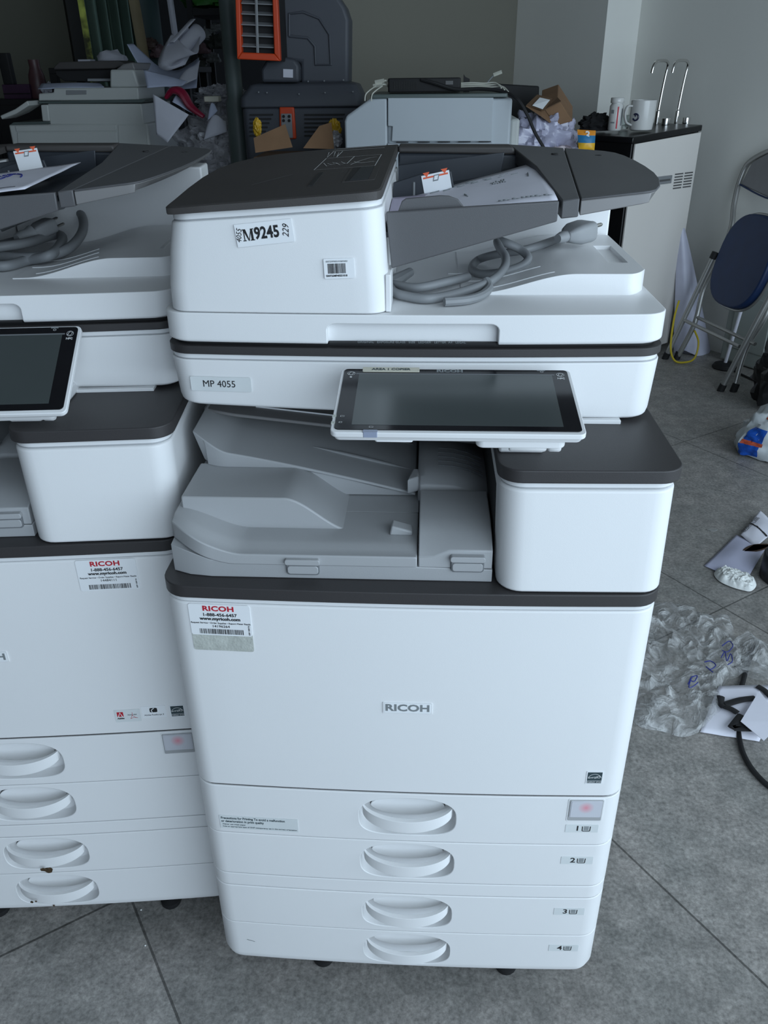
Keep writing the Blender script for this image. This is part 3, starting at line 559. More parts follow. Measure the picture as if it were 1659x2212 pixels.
    q = MB(); T = lt_(-0.065, 0.275, 0.0000); q.prism(rrect(-0.018, 0.020, -0.060, 0.060, 0.001), -0.001, 0.0006, 'lid', T); q.prism(rrect(-0.014, 0.013, -0.058, 0.056, 0.001), -0.001, 0.0010, 'gap', T); q.prism([(-0.009, -0.055), (0.012, -0.055), (0.012, 0.055), (-0.004, 0.055)], 0, 0.0013, 'trayfloor', T); q.conform(lidz); q.build('lid_recess', lid)
    q = MB(); T = lt_(-0.1165, 0.258, 0.0002); q.prism([(-0.0045, -0.052), (0.0015, -0.052), (0.0015, 0.052), (-0.0045, 0.052)], -0.001, 0.0008, 'gap', T); q.conform(lidz); q.build('lid_slot', lid)
    q = MB(); T = lt_(-0.088, 0.455, 0.0006)
    wl = 0.0011
    for y_ in (0.085, 0.110): q.stroke([(-0.040, y_), (0.038, y_)], wl * 2.2, 'inkw', T)
    for seg_ in ([(-0.040, 0.0), (0.038, 0.0)], [(-0.040, -0.0), (-0.043, -0.115), (0.036, -0.118), (0.038, 0.0)], [(0.0, 0.0), (-0.004, -0.075)], [(-0.024, 0.075), (-0.026, 0.006)]): q.stroke(seg_, wl, 'inkw', T)
    q.stroke([(-0.035, 0.075), (-0.031, 0.01), (-0.029, 0.075), (-0.026, 0.01)], wl, 'inkw', T); q.stroke([(-0.038, 0.075), (-0.040, 0.01), (-0.044, 0.072)], wl, 'inkw', T)
    for k_ in range(5): q.stroke([(-0.038 + 0.006 * k_, -0.05 - 0.008 * (k_ % 2)), (-0.030 + 0.006 * k_, -0.085 + 0.01 * (k_ % 3)), (-0.022 + 0.005 * k_, -0.065)], wl * 0.7, 'inkw', T)
    q.stroke([(0.002, -0.09), (0.012, -0.055), (0.024, -0.03), (0.033, -0.025)], wl, 'inkw', T); q.stroke([(0.004, -0.06), (0.016, -0.08), (0.032, -0.07)], wl, 'inkw', T); q.stroke([(0.0, -0.075), (0.036, -0.078)], wl * 0.7, 'inkw', T)
    q.conform(lidz); q.build('lid_diagram', lid, smooth=False)
    if mainc:
        q = MB(); q.stroke([(-0.195, 0.25), (-0.155, 0.315)], 0.0010, 'inkg', Matrix.Translation((0, 0, 0.0005))); q.conform(lidz); q.build('scratch', lid, smooth=False)
        q = MB(); T = front_T(-0.1622, 1.1616, YS + bow(-0.16, BS) - 0.0010, -0.03, 0.105)
        q.box(-0.0322, 0.0322, -0.0120, 0.0120, -0.0003, 0.0004, 'label', T); T2 = T @ Matrix.Translation((0, 0, 0.0006))
        def poly(pts, dx): q.prism([(dx + a_ * 0.0125, -0.0062 + b_ * 0.0125) for a_, b_ in pts], 0, 0.0002, 'ink', T2)
        # bold serif M built stroke by stroke
        X0 = -0.0245
        for pts in ([(0, 0), (0.30, 0), (0.30, 0.07), (0, 0.07)], [(0.11, 0), (0.19, 0), (0.19, 1), (0.11, 1)], [(0, 0.93), (0.30, 0.93), (0.30, 1), (0, 1)], [(0.08, 1), (0.50, 0.0), (0.58, 0.0), (0.32, 1)], [(0.50, 0.0), (0.56, 0.0), (0.84, 0.93), (0.80, 1)], [(0.76, 0), (0.96, 0), (0.96, 1), (0.76, 1)], [(0.66, 0), (1.06, 0), (1.06, 0.07), (0.66, 0.07)], [(0.76, 0.93), (1.06, 0.93), (1.06, 1), (0.76, 1)]): poly(pts, X0)
        q.text('9245', 0.0172, 'ink', T2 @ Matrix.Translation((0.0030, 0.0002, 0)), bold=0.00055, sx=0.80, space=1.03)
        T3 = T2 @ Matrix.Translation((-0.0283, 0, 0)) @ Matrix.Rotation(PI / 2 - 0.2, 4, 'Z'); q.text('4055', 0.0082, 'ink', T3, sx=0.9, shear=0.3)
        T3 = T2 @ Matrix.Translation((0.0245, 0, 0)) @ Matrix.Rotation(PI / 2 - 0.15, 4, 'Z'); q.text('229', 0.0100, 'ink', T3, sx=0.9, shear=0.3)
        q.build('asset_sticker', fh, smooth=False)
        q = MB(); T = front_T(-0.0808, 1.1242, YS + bow(-0.08, BS) - 0.0012, 0, 0.03)
        q.prism(rrect(-0.0170, 0.0170, -0.0108, 0.0108, 0.0012), -0.0003, 0.0004, 'label', T); T2 = T @ Matrix.Translation((0, 0, 0.0006))
        q.text('030725MP405510186MAIN1', 0.0026, 'inkg', T2 @ Matrix.Translation((-0.002, 0.0078, 0)), sx=0.8); q.text('030725MP40551018', 0.0030, 'ink', T2 @ Matrix.Translation((-0.003, -0.0078, 0)), sx=0.95, bold=0.00008)
        rr = random.Random(5); x = -0.0125
        while x < 0.0070:
            wd = rr.choice((0.0003, 0.0005, 0.0009)); q.box(x, x + wd, -0.0052, 0.0056, 0, 0.0001, 'ink', T2); x += wd + rr.choice((0.0003, 0.0005))
        q.build('barcode_sticker', fh, smooth=False)
    # ---- raised exit platform behind the front strip of the base
    def zex(x, y): return 1.0735 + 0.0240 * sstep((x - 0.075) / 0.125)
    q = MB()
    def ex_edge(x, y, z):
        if y < 0.36 and x > 0.262: t = (x - 0.262) / 0.023; y = y + 0.024 * t * t * (0.36 - y) / 0.125
        return (x, y, z)
    solid(zex, lambda x, y: 1.070, 0.06, 0.2865, 0.2330, 0.50, 44, 14, 'white', q, ex_edge); ex = q.build('exit_platform', root, bevel=0.002, ang=50, seg=3)
    c = MB(); c.prism(NOTCH, 1.0925, 1.12, 'white'); apply_bool(ex, c.build('cutter', root, smooth=False))
    for i, y_ in enumerate((0.255, 0.30, 0.345)):
        q = MB(); q.tube([(x, y_, zex(x, y_) + 0.0001) for x in np.linspace(0.085 - 0.02 * i, 0.175 - 0.012 * i, 14)], 0.0009, 'rim', n=6); q.build('sheet_rib', ex)
    q = MB(); q.xz([(-0.024, 1.070), (0.2875, 1.070), (0.2875, 1.185), (0.24, 1.185), (0.20, 1.168), (-0.024, 1.135)], 0.505, 0.575, 'white'); q.build('rear_wall', root, bevel=0.003, seg=3)
    # ---- original tray: rising to the right
    def zt(x, y): return 1.1900 + 0.10 * (x - 0.16) + 0.064 * (y - 0.17) * max(0.05, min(1, 1 - (x - 0.14) / 0.165))
    def zf(x, y): return 1.1560 + 0.150 * (x + 0.03) + 0.015 * (y - 0.17)
    q = MB(); q.xz([(-0.0240, 1.117), (0.1600, 1.1680), (0.1605, 1.1895), (0.055, 1.1835), (-0.030, 1.1785)], 0.1690, 0.1760, 'tray')
    q.build('tray_front_wall', root, bevel=0.0015)
    q = MB(); solid(zf, lambda x, y: zf(x, y) - 0.006, -0.030, 0.160, 0.176, 0.545, 4, 4, 'trayfloor', q); q.build('tray_bottom', root)
    q = MB(); q.xz([(-0.030, 1.145), (0.160, 1.165), (0.150, 1.2050), (-0.030, 1.2085)], 0.545, 0.560, 'trayfloor'); q.xz([(-0.030, 1.2085), (0.146, 1.2050), (0.142, 1.2160), (-0.030, 1.2180)], 0.545, 0.600, 'lid'); q.build('tray_rear_wall', root, bevel=0.003)
    # cross section between the tray and its extension
    P = [(0.1635, 0.1690), (0.1825, 0.1690), (0.2240, 0.600), (0.140, 0.600), (0.1600, 0.40)]
    q = MB(); q.loft([[(x, y, zt(x, y) - 0.0195) for x, y in P], [(x, y, zt(x, y)) for x, y in P]], 'tray'); q.build('tray_bridge', root, bevel=0.0015)
    P = [(0.1838, 0.1690), (0.250, 0.1690), (0.2585, 0.1705), (0.2655, 0.176), (0.275, 0.200), (0.286, 0.25), (0.294, 0.31), (0.2990, 0.38), (0.3015, 0.45), (0.3015, 0.52), (0.298, 0.57), (0.286, 0.592), (0.262, 0.600), (0.2255, 0.600)]
    q = MB(); q.loft([[(x - (0.01 if x > 0.26 else 0), y, zt(x, y) - 0.0180 + 0.006 * (x - 0.1838) / 0.08) for x, y in P], [(x, y, zt(x, y) - 0.0022) for x, y in P]], 'ext'); q.loft([[(x, y, zt(x, y) - 0.0024) for x, y in P], [(x, y, zt(x, y)) for x, y in P]], 'tray'); te = q.build('tray_extension', root, bevel=0.001)
    for x_, y_ in ((0.238, 0.50), (0.262, 0.515), (0.2, 0.52)):
        q = MB(); q.lathe([(0.005, -0.001), (0.005, 0.0006), (0.0035, 0.0006), (0.0035, -0.0004)], 'gap', 14, Matrix.Translation((x_, y_, zt(x_, y_)))); q.build('screw_hole', te)
    # side guides
    q = MB(); q.xz([(-0.020, 1.170), (0.060, 1.175), (0.056, 1.1835), (0.050, 1.1905), (0.040, 1.1940), (0.030, 1.1945), (-0.008, 1.1915), (-0.0125, 1.1885), (-0.016, 1.180)], 0.1785, 0.1830, 'tray'); q.build('front_guide', root, bevel=0.001)
    gy, gx = (0.366, 0.0) if mainc else (0.466, 0.008)
    q = MB(); q.xz([(-0.032, 1.150), (0.046 + gx, 1.155 + gx * 0.3), (0.052 + gx, 1.1750 + gx * 0.2), (0.046 + gx, 1.2010 + gx * 0.15), (0.010 + gx, 1.1985 + gx * 0.15), (-0.030, 1.1870)], gy, gy + 0.006, 'trayfloor'); q.xz([(-0.004, 1.156), (-0.001, 1.156), (-0.001, 1.188), (-0.004, 1.188)], gy - 0.0015, gy + 0.0005, 'grey2')
    q.build('rear_guide', root, bevel=0.001)
    q = MB(); q.xz([(0.060, 1.162), (0.122, 1.175), (0.125, 1.2120), (0.035, 1.2030), (-0.028, 1.196), (-0.028, 1.160)], 0.500, 0.504, 'trayfloor'); q.build('rear_fence', root, bevel=0.001)
    # loading card fixed on the rear guide
    q = MB(); T = front_T(0.0275 if mainc else 0.031, 1.1865 if mainc else 1.2045, 0.3652 if mainc else 0.4652, 0.0, 0.20 if mainc else 0.12)
    q.box(-0.0185, 0.0185, -0.0165, 0.0125, -0.0003, 0.0004, 'label', T); T2 = T @ Matrix.Translation((0, 0, 0.0005)); q.box(-0.0165, 0.0165, 0.0080, 0.0100, 0, 0.0002, 'ored', T2)
    for sx_ in (-0.0115, 0.0125): q.prism([(sx_ - 0.0045, 0.0155), (sx_, 0.0095), (sx_ + 0.0045, 0.0155)], -0.0003, 0.0002, 'ored', T2)
    q.prism([(-0.0045, 0.0030), (0.0025, 0.0030), (0.0055, 0.0105), (-0.0020, 0.0105)], 0, 0.0004, 'inkg', T2); q.prism([(-0.0030, 0.0045), (0.0018, 0.0045), (0.0036, 0.0093), (-0.0012, 0.0093)], 0, 0.0006, 'label', T2)
    q.build('loading_card', root, smooth=False)
    # ---- control panel, tilted slab on a hinge
    CX = 0.0505; WP, LPn = 0.2610, 0.136
    PT = Matrix.Translation((CX, panel_y, panel_z)) @ Matrix.Rotation(panel_tilt, 4, 'X')
    q = MB(); q.loft([z3(rrect(-WP / 2 + 0.004, WP / 2 - 0.004, 0.004, LPn - 0.004, 0.006), -0.0120), z3(rrect(-WP / 2 + 0.002, WP / 2 - 0.002, 0.002, LPn - 0.002, 0.006), -0.0065), z3(rrect(-WP / 2, WP / 2, 0, LPn, 0.007), -0.0060), z3(rrect(-WP / 2, WP / 2, 0, LPn, 0.007), 0.0)], 'white')
    pn = q.build('control_panel', root, bevel=0.0010, seg=3); pn.matrix_local = PT
    q = MB(); q.prism(rrect(-WP / 2 + 0.0038, WP / 2 - 0.0038, 0.0050, LPn - 0.0020, 0.005), -0.0002, 0.0008, 'black'); q.build('bezel', pn, bevel=0.0003)
    q = MB(); q.box(-WP / 2 + 0.0215, WP / 2 - 0.0220, 0.0140, LPn - 0.0145, 0.0004, 0.0010, 'screen'); q.build('display', pn, smooth=False)
    q = MB(); q.box(-WP / 2 + 0.0180, WP / 2 - 0.019, LPn - 0.0145, LPn - 0.0125, 0.0006, 0.0011, 'grey2'); q.build('display_edge', pn, smooth=False); q = MB(); q.prism(rrect(-WP / 2 + 0.034, -WP / 2 + 0.049, -0.0004, 0.0046, 0.001), -0.0055, 0.0009, 'bluecl')
    q.build('data_lamp', pn, smooth=False)
    q = MB(); zt_ = 0.0010
    def TP(x, y, r=0.0): return Matrix.Translation((x, y, zt_)) @ Matrix.Rotation(r, 4, 'Z')
    if mainc:
        q2 = MB(); q2.prism(rrect(-WP / 2 + 0.0250, -WP / 2 + 0.0900, LPn - 0.0090, LPn + 0.0005, 0.001), 0.0006, 0.0018, 'tan'); q2.text('AREA 1 COPIER', 0.0058, 'slate', Matrix.Translation((-WP / 2 + 0.0575, LPn - 0.0045, 0.0020)), sx=1.1, bold=0.0001); q2.build('area_sticker', pn, smooth=False)
        q.text('RICOH', 0.0078, 'inkg', TP(-0.006, LPn - 0.0062), sx=1.25, bold=0.0003); q.build('maker_name', pn, smooth=False)
    for sx_, s_ in ((-1, None), (1, 'NFC')):
        q = MB(); cx_ = sx_ * (WP / 2 - 0.0125); q.stroke([(cx_ + 0.0042 * math.cos(t), LPn - 0.0135 + 0.0042 * math.sin(t)) for t in np.linspace(0, 2 * PI, 20)], 0.0004, 'inkw', TP(0, 0))
        q.stroke([(cx_ - 0.003, LPn - 0.0155), (cx_ + 0.001, LPn - 0.0165), (cx_ + 0.003, LPn - 0.0115), (cx_ - 0.001, LPn - 0.0105), (cx_ - 0.003, LPn - 0.0155)], 0.0007, 'inkw', TP(0, 0))
        if s_: q.text(s_, 0.0042, 'inkw', TP(cx_, LPn - 0.0215), bold=0.0001)
        else: q.lathe([(0.0014, 0), (0.0014, 0.0002)], 'inkw', 12, TP(cx_, LPn - 0.0215))
        q.build('contact_mark', pn, smooth=False)
    q = MB(); q.stroke([(0.098 + 0.0018 * math.cos(t), LPn - 0.0068 + 0.0013 * math.sin(t)) for t in np.linspace(0, 2 * PI, 12)], 0.0004, 'inkw', TP(0, 0)); q.box(0.093, 0.102, LPn - 0.0040, LPn - 0.0028, 0.0006, 0.0012, 'inkg')
    q.build('sensor_mark', pn, smooth=False)
    for x_, y_, w_ in ((-WP / 2 + 0.0105, 0.030, 0.004), (-WP / 2 + 0.0095, 0.018, 0.003), (-WP / 2 + 0.042, 0.0095, 0.004)):
        q = MB(); q.stroke([(x_ - w_ / 2, y_ - 0.0012), (x_ + w_ / 2, y_ - 0.0012), (x_ + w_ / 2, y_ + 0.0012), (x_ - w_ / 2, y_ + 0.0012), (x_ - w_ / 2, y_ - 0.0012)], 0.0004, 'inkw', TP(0, 0)); q.build('lamp_mark', pn, smooth=False)
    for y_ in (0.018, 0.031): q = MB(); q.box(-WP / 2 - 0.0002, -WP / 2 + 0.004, y_ - 0.002, y_ + 0.002, -0.0055, 0.0009, 'residue'); q.build('side_key', pn, smooth=False)
    q = MB(); q.prism(rrect(0.020, 0.112, 0.006, 0.075, 0.008), -0.0215, -0.0110, 'white'); q.prism(rrect(-0.085, -0.045, 0.004, 0.03, 0.003), -0.0145, -0.0110, 'white'); hg = q.build('panel_underside', pn, bevel=0.002, seg=3)
    q = MB(); TT = Matrix.Translation((0.055, 0.016, -0.0200)) @ Matrix.Rotation(PI / 2, 4, 'Y'); q.lathe([(0.0085, 0), (0.0095, 0.002), (0.0095, 0.036), (0.0085, 0.038)], 'white', 20, TT); TT = Matrix.Translation((0.0955, 0.016, -0.0200)) @ Matrix.Rotation(PI / 2, 4, 'Y'); q.lathe([(0.0085, 0), (0.0095, 0.0015), (0.0095, 0.011), (0.0085, 0.0125)], 'white', 20, TT); q.build('hinge_barrel', pn, ang=45)
    q = MB(); q.xz([(0.100, 0.9405), (0.150, 0.9405), (0.150, panel_z - 0.010), (0.100, panel_z - 0.010)], max(0.05, panel_y + 0.055), YS + 0.02, 'white'); q.build('panel_arm', root, bevel=0.003)
    # ---- casters
    for cx_, cy_ in ((-0.215, 0.09), (0.215, 0.09), (-0.215, 0.55), (0.215, 0.55)):
        q = MB()
        for dx in (-0.014, 0.014):
            TT = Matrix.Translation((cx_ + dx, cy_, 0.030)) @ Matrix.Rotation(PI / 2, 4, 'Y'); q.lathe([(0.012, -0.009), (0.027, -0.009), (0.030, -0.006), (0.030, 0.006), (0.027, 0.009), (0.012, 0.009)], 'blackm', 24, TT)
        q.box(cx_ - 0.006, cx_ + 0.006, cy_ - 0.02, cy_ + 0.02, 0.03, 0.080, 'gap'); q.build('caster', root, bevel=0.001)
    for cx_ in (-0.14, 0.165): q = MB(); q.lathe([(0.016, 0.0), (0.018, 0.004), (0.018, 0.012), (0.006, 0.016), (0.006, 0.08)], 'blackm', 16, Matrix.Translation((cx_, 0.055, 0))); q.build('levelling_foot', root)
    return root
make_copier('white office photocopier in front, its feeder front bearing a serial number sticker', (0, 0, 0), 0, -0.0180, 0.9920, math.radians(9.8), True)
make_copier('white office photocopier at the left edge, turned slightly, with rust spots on lower drawer handles', (-0.5867, 0.0778, 0), 0.096, -0.002, 0.9660, math.radians(32), False)
# ================================================================ THINGS LYING ON THE COPIERS
from mathutils import noise as mnoise
def nz(p, s=1.0, seed=0.0): return mnoise.noise(Vector((p[0] * s + seed, p[1] * s - seed, (p[2] if len(p) > 2 else 0) * s + seed * 0.37)))
LOC2 = (-0.5867, 0.0778); YAW2 = 0.096
M2 = Matrix.Translation((LOC2[0], LOC2[1], 0)) @ Matrix.Rotation(YAW2, 4, 'Z')
def sheet(name, pts, mt, thick=0.0012, label=None, cat='paper', bulge=0.0, group=None, nu=14, nv=10, texts=()):
    """a sheet of paper from four corners, gently bent"""
    c = [Vector(p) for p in pts]
    def f(u, v):
        p = c[0] * (1 - u) * (1 - v) + c[1] * u * (1 - v) + c[2] * u * v + c[3] * (1 - u) * v
        return p + Vector((0, 0, bulge * math.sin(PI * u) * math.sin(PI * v) + 0.0012 * nz((u * 3, v * 3, c[0].x), 1, 2)))
    q = MB(); q.grid(f, nu, nv, mt)
    for t in texts: t(q, f)
    o = q.build(name); md = o.modifiers.new('thick', 'SOLIDIFY'); md.thickness = thick; md.offset = -1
    if label: tag(o, label, cat, group)
    return o
def pline(q, f, u0, v0, u1, v1, wd, m, dz=0.0005, dash=0):
    n = 12
    for i in range(n):
        if dash and i % 2: continue
        a_, b_ = f(u0 + (u1 - u0) * i / n, v0 + (v1 - v0) * i / n), f(u0 + (u1 - u0) * (i + 1) / n, v0 + (v1 - v0) * (i + 1) / n)
        d = (b_ - a_); s_ = Vector((-d.y, d.x, 0)).normalized() * wd / 2; up = Vector((0, 0, dz))
        q.add([a_ - s_ + up, b_ - s_ + up, b_ + s_ + up, a_ + s_ + up], [(0, 1, 2, 3)], m)
# plane of the original tray, used for the sheets that lie on it
def on_tray(x, y, e=0.002): return Vector((x, y, 1.1563 + 0.150 * (x + 0.03) + 0.015 * (y - 0.17) + e))
n_t = Vector((-0.150, -0.030, 1)); p_t = Vector((0.158, 0.179, 1.1905))
def tp(u, v): return aP(u, v, p_t, n_t)
def print_marks(q, f):
    pline(q, f, 0.05, 0.90, 0.80, 0.86, 0.0010, 'inkg', dash=1); pline(q, f, 0.25, 0.84, 0.85, 0.78, 0.0010, 'inkg', dash=1); pline(q, f, 0.45, 0.12, 0.97, 0.10, 0.0012, 'inkg')
    pline(q, f, 0.86, 0.62, 0.87, 0.72, 0.0014, 'inkg'); pline(q, f, 0.30, 0.42, 0.30, 0.50, 0.0014, 'inkg'); pline(q, f, 0.56, 0.66, 0.68, 0.65, 0.0035, 'inkg', dash=1); pline(q, f, 0.56, 0.61, 0.68, 0.60, 0.0035, 'inkg', dash=1)
sheet('paper_sheet', [tp(995, 458), tp(1205, 430), tp(1165, 348), tp(862, 432)], 'paper', label='loose printed sheet lying on the document tray of the front copier, topmost of its pile', bulge=0.003, texts=(print_marks,))
sheet('paper_sheet', [Vector((-0.030, 0.182, 1.1655)), Vector((0.150, 0.182, 1.1880)), Vector((0.150, 0.36, 1.189)), Vector((-0.030, 0.35, 1.170))], mat('paper_mauve', (0.50, 0.46, 0.58), 0.75, noise=(12, 0.05)), label='mauve tinted sheet under the printed sheet on the front copier tray')
def tp2(x, y, e=0.0): return M2 @ Vector((x, y, 1.1895 + 0.13 * (x - 0.16) + 0.035 * (y - 0.17) + e))
def scribble(q, f):
    P_ = [(0.15 + 0.35 * math.cos(t * 0.9) * (1 - t / 14), 0.45 + 0.22 * math.sin(t)) for t in np.linspace(0, 9, 40)]
    for a_, b_ in zip(P_[:-1], P_[1:]): pline(q, f, a_[0] + 0.2, a_[1], b_[0] + 0.2, b_[1], 0.0012, 'inkb')
    pline(q, f, 0.05, 0.10, 0.85, 0.12, 0.0014, 'ink')
sheet('paper_sheet', [M2 @ Vector((-0.03, 0.182, 1.1760)), M2 @ Vector((0.120, 0.182, 1.1935)), M2 @ Vector((0.112, 0.460, 1.1985)), M2 @ Vector((-0.03, 0.445, 1.1830))], 'paper', label='sheet with blue pen scribble lying on the left copier document tray', bulge=0.003, texts=(scribble,))
# ---- power cord on the front copier
def cord(name, label, pts, r, plug_at, plug_dir, T=None, prongs=((0.006, 0.0), (-0.006, 0.0)), k=1.0):
    root = thing(name, label, 'power cord', pts[0])
    o0 = Vector(pts[0]); P = catmull(pts, 10)
    q = MB(); q.tube([p - o0 for p in P], r, 'cord', n=12); q.build('cable', root)
    d = Vector(plug_dir).normalized(); p = Vector(plug_at) - o0
    q = MB(); q.tube([p - d * 0.060, p - d * 0.050, p - d * 0.040, p - d * 0.032], [r * 1.05, r * 1.45, r * 1.3, r * 1.7], 'plugg', n=12)
    q.build('strain_relief', root)
    R = d.to_track_quat('Z', 'Y').to_matrix().to_4x4(); T = Matrix.Translation(p) @ R @ Matrix.Scale(k, 4)
    q = MB(); q.loft([[(x * k, y * k, z) for x, y in rrect(-0.014, 0.014, -0.0105, 0.0105, 0.006)] for z, k in ((-0.034, 0.45), (-0.028, 0.75), (-0.018, 1.0), (0.0, 1.05), (0.006, 0.98))], 'plugg', T); q.build('plug', root, bevel=0.001)
    for dx, dy in prongs:
        q = MB(); q.tube([(dx, dy, 0.004), (dx, dy, 0.022), (dx, dy, 0.0245)], [0.0022, 0.0022, 0.0012], 'chrome', T=T, n=8); q.build('prong', root)
    return root
zb_ = 1.0725
def cz_(u, v, h): return aZ(u, v, zb_ + h)
pts = [cz_(1205, 516, 0.030), cz_(1140, 538, 0.028), cz_(1070, 550, 0.020), cz_(1032, 562, 0.008), cz_(1020, 580, 0.006), cz_(1040, 592, 0.007), cz_(1085, 588, 0.010), cz_(1125, 575, 0.016), cz_(1141, 558, 0.024), cz_(1125, 540, 0.032), cz_(1096, 526, 0.040), cz_(1075, 520, 0.042),
       cz_(1080, 536, 0.036), cz_(1092, 556, 0.028), cz_(1088, 580, 0.020), cz_(1060, 607, 0.012), cz_(1000, 630, 0.007), cz_(930, 645, 0.0065), cz_(880, 640, 0.0065), cz_(850, 630, 0.0065), cz_(848, 615, 0.0065), cz_(900, 622, 0.012), cz_(960, 610, 0.014), cz_(1010, 598, 0.010)]
cord('looped_cable', 'grey power cord with three-pin plug looped on the front copier lid', pts, 0.0056, aZ(1262, 499, 1.118), aZ(1300, 488, 1.120) - aZ(1262, 499, 1.118), prongs=((0.005, 0.005), (-0.006, 0.004), (0.0, -0.006)), k=1.25)
q = MB(); q.tube([aZ(842, 612, 1.080), aZ(858, 605, 1.082), aZ(872, 596, 1.084), aZ(886, 588, 1.085)], [0.0080, 0.0088, 0.0070, 0.0060], 'cord'); P0_ = [aZ(1050, 606, 1.086), aZ(1056, 622, 1.080), aZ(1040, 638, 1.0785), aZ(1008, 648, 1.0785), aZ(960, 652, 1.0785)]
q.tube(catmull(P0_, 8), 0.0056, 'cord'); tag(q.build('cable_end'), 'ribbed grey cable end tucked beside the feeder housing of the front copier', 'cable')
# ---- power cord on the left copier
def L2(u, v, z): return aZ(u, v, z)
pts = [L2(60, 513, 1.094), L2(20, 525, 1.090), L2(-30, 535, 1.085), L2(-60, 520, 1.085), L2(-20, 500, 1.100), L2(50, 470, 1.120), L2(110, 447, 1.132), L2(150, 443, 1.128), L2(176, 465, 1.115), L2(178, 500, 1.102), L2(150, 535, 1.092), L2(100, 553, 1.086), L2(40, 556, 1.084), L2(-30, 550, 1.084), L2(-90, 540, 1.084), L2(-80, 560, 1.083), L2(0, 575, 1.081), L2(60, 562, 1.081), L2(110, 550, 1.090),
       L2(135, 518, 1.094), L2(120, 507, 1.096), L2(60, 524, 1.098), L2(0, 533, 1.098), L2(-60, 540, 1.095)]
cord('looped_cable', 'thick grey power cord with two-blade plug coiled on the left copier lid', pts, 0.0072, L2(105, 488, 1.112), L2(128, 478, 1.116) - L2(105, 488, 1.112), prongs=((0.006, 0.004), (-0.006, -0.004)))
# ================================================================ RIGHT SIDE: WATER DISPENSER
M['cabw'] = mat('dispenser_white', (0.76, 0.73, 0.69), 0.45, noise=(2, 0.02)); M['cabk'] = mat('dispenser_black', (0.008, 0.008, 0.009), 0.3, noise=(5, 0.2))
M['vent'] = mat('vent_grey', (0.10, 0.10, 0.10), 0.5, noise=(9, 0.1)); M['handleg'] = mat('handle_grey', (0.24, 0.25, 0.26), 0.4, noise=(9, 0.05))
DL, DR = Vector((0.909, 3.20, 0)), Vector((1.290, 3.510, 0)); du = (DR - DL).normalized(); dn = Vector((-du.y, du.x, 0)); dw = (DR - DL).length
disp = thing('water_dispenser', 'tall black and white water dispenser with two steel taps by the right wall', 'water dispenser', DL, math.atan2(du.y, du.x))
def lean(x, z): return z * 1.0 + (-0.014 + 0.030 * x / dw) * (z / 1.06)
def dbox(x0, x1, y0, y1, z0, z1, m, name=None, bev=0.003, xs=0.0):
    q = MB(); q.loft([[(x - 0.0 + xs * (z0), y, lean(x, z0)) for x, y in ((x0, y0), (x1, y0), (x1, y1), (x0, y1))], [(x - 0.008 * (z1 / 1.06) * 0, y, lean(x, z1)) for x, y in ((x0, y0), (x1, y0), (x1, y1), (x0, y1))]], m)
    return q.build(name, disp, bevel=bev) if name else q
dbox(0.006, dw - 0.004, 0.006, 0.32, 0.03, 1.040, 'cabk', 'body')
dbox(-0.004, dw + 0.004, -0.004, 0.335, 1.040, 1.066, 'cabk', 'worktop', 0.004)
dbox(0.018, dw, -0.006, 0.004, 0.035, 1.036, 'cabw', 'front_panel', 0.002)
def dP(u, v): return disp_inv @ aP(u, v, DL - dn * 0.004, dn)
bpy.context.view_layer.update(); disp_inv = disp.matrix_world.inverted()
g0_, g1_ = dP(1411, 400), dP(1450, 378); q = MB(); q.box(g0_.x, g1_.x, -0.012, -0.004, g0_.z, g1_.z, 'handleg'); q.box(g0_.x + 0.01, g1_.x - 0.012, -0.0135, -0.008, g0_.z + 0.012, g1_.z - 0.014, 'vent'); q.build('grip_recess', disp, bevel=0.002)
v0_, v1_ = dP(1456, 385), dP(1497, 366)
for c_ in range(2):
    for r_ in range(6):
        x0 = v0_.x + c_ * (v1_.x - v0_.x) * 0.54; x1 = x0 + (v1_.x - v0_.x) * 0.44; z_ = 0.812 + r_ * 0.0125
        q = MB(); q.box(x0, x1, -0.0085, -0.0055, z_, z_ + 0.0055, 'vent'); q.build('vent_slot', disp)
def tap(name, x, y, side):
    q = MB(); q.lathe([(0.019, 0), (0.019, 0.004), (0.012, 0.006), (0.0115, 0.075), (0.0065, 0.080)], 'chrome', 20, Matrix.Translation((x, y, 1.060)))
    q.tube(catmull([(x, y, 1.13), (x + 0.010, y, 1.23), (x + 0.020, y, 1.295), (x + 0.020, y - 0.005, 1.330), (x + 0.000, y - 0.01, 1.347), (x - 0.040, y - 0.015, 1.350), (x - 0.085, y - 0.02, 1.347), (x - 0.112, y - 0.025, 1.330), (x - 0.120, y - 0.025, 1.298)], 6), 0.0072, 'chrome', n=12)
    return q.build(name, disp)
def dat(u, yl): return disp_inv @ aP(u, 262, DL + dn * yl, dn)
for u, yl in ((1419, 0.235), (1461, 0.200)): tap('tap', dat(u, yl).x, yl, 1)
for u, yl in ((1438, 0.165), (1482, 0.130)):
    t_ = dat(u, yl); q = MB(); q.lathe([(0.011, 0), (0.011, 0.012), (0.019, 0.016), (0.0195, 0.043), (0.017, 0.045)], 'chrome', 20, Matrix.Translation((t_.x, yl, 1.064))); q.build('tap_knob', disp, ang=40)
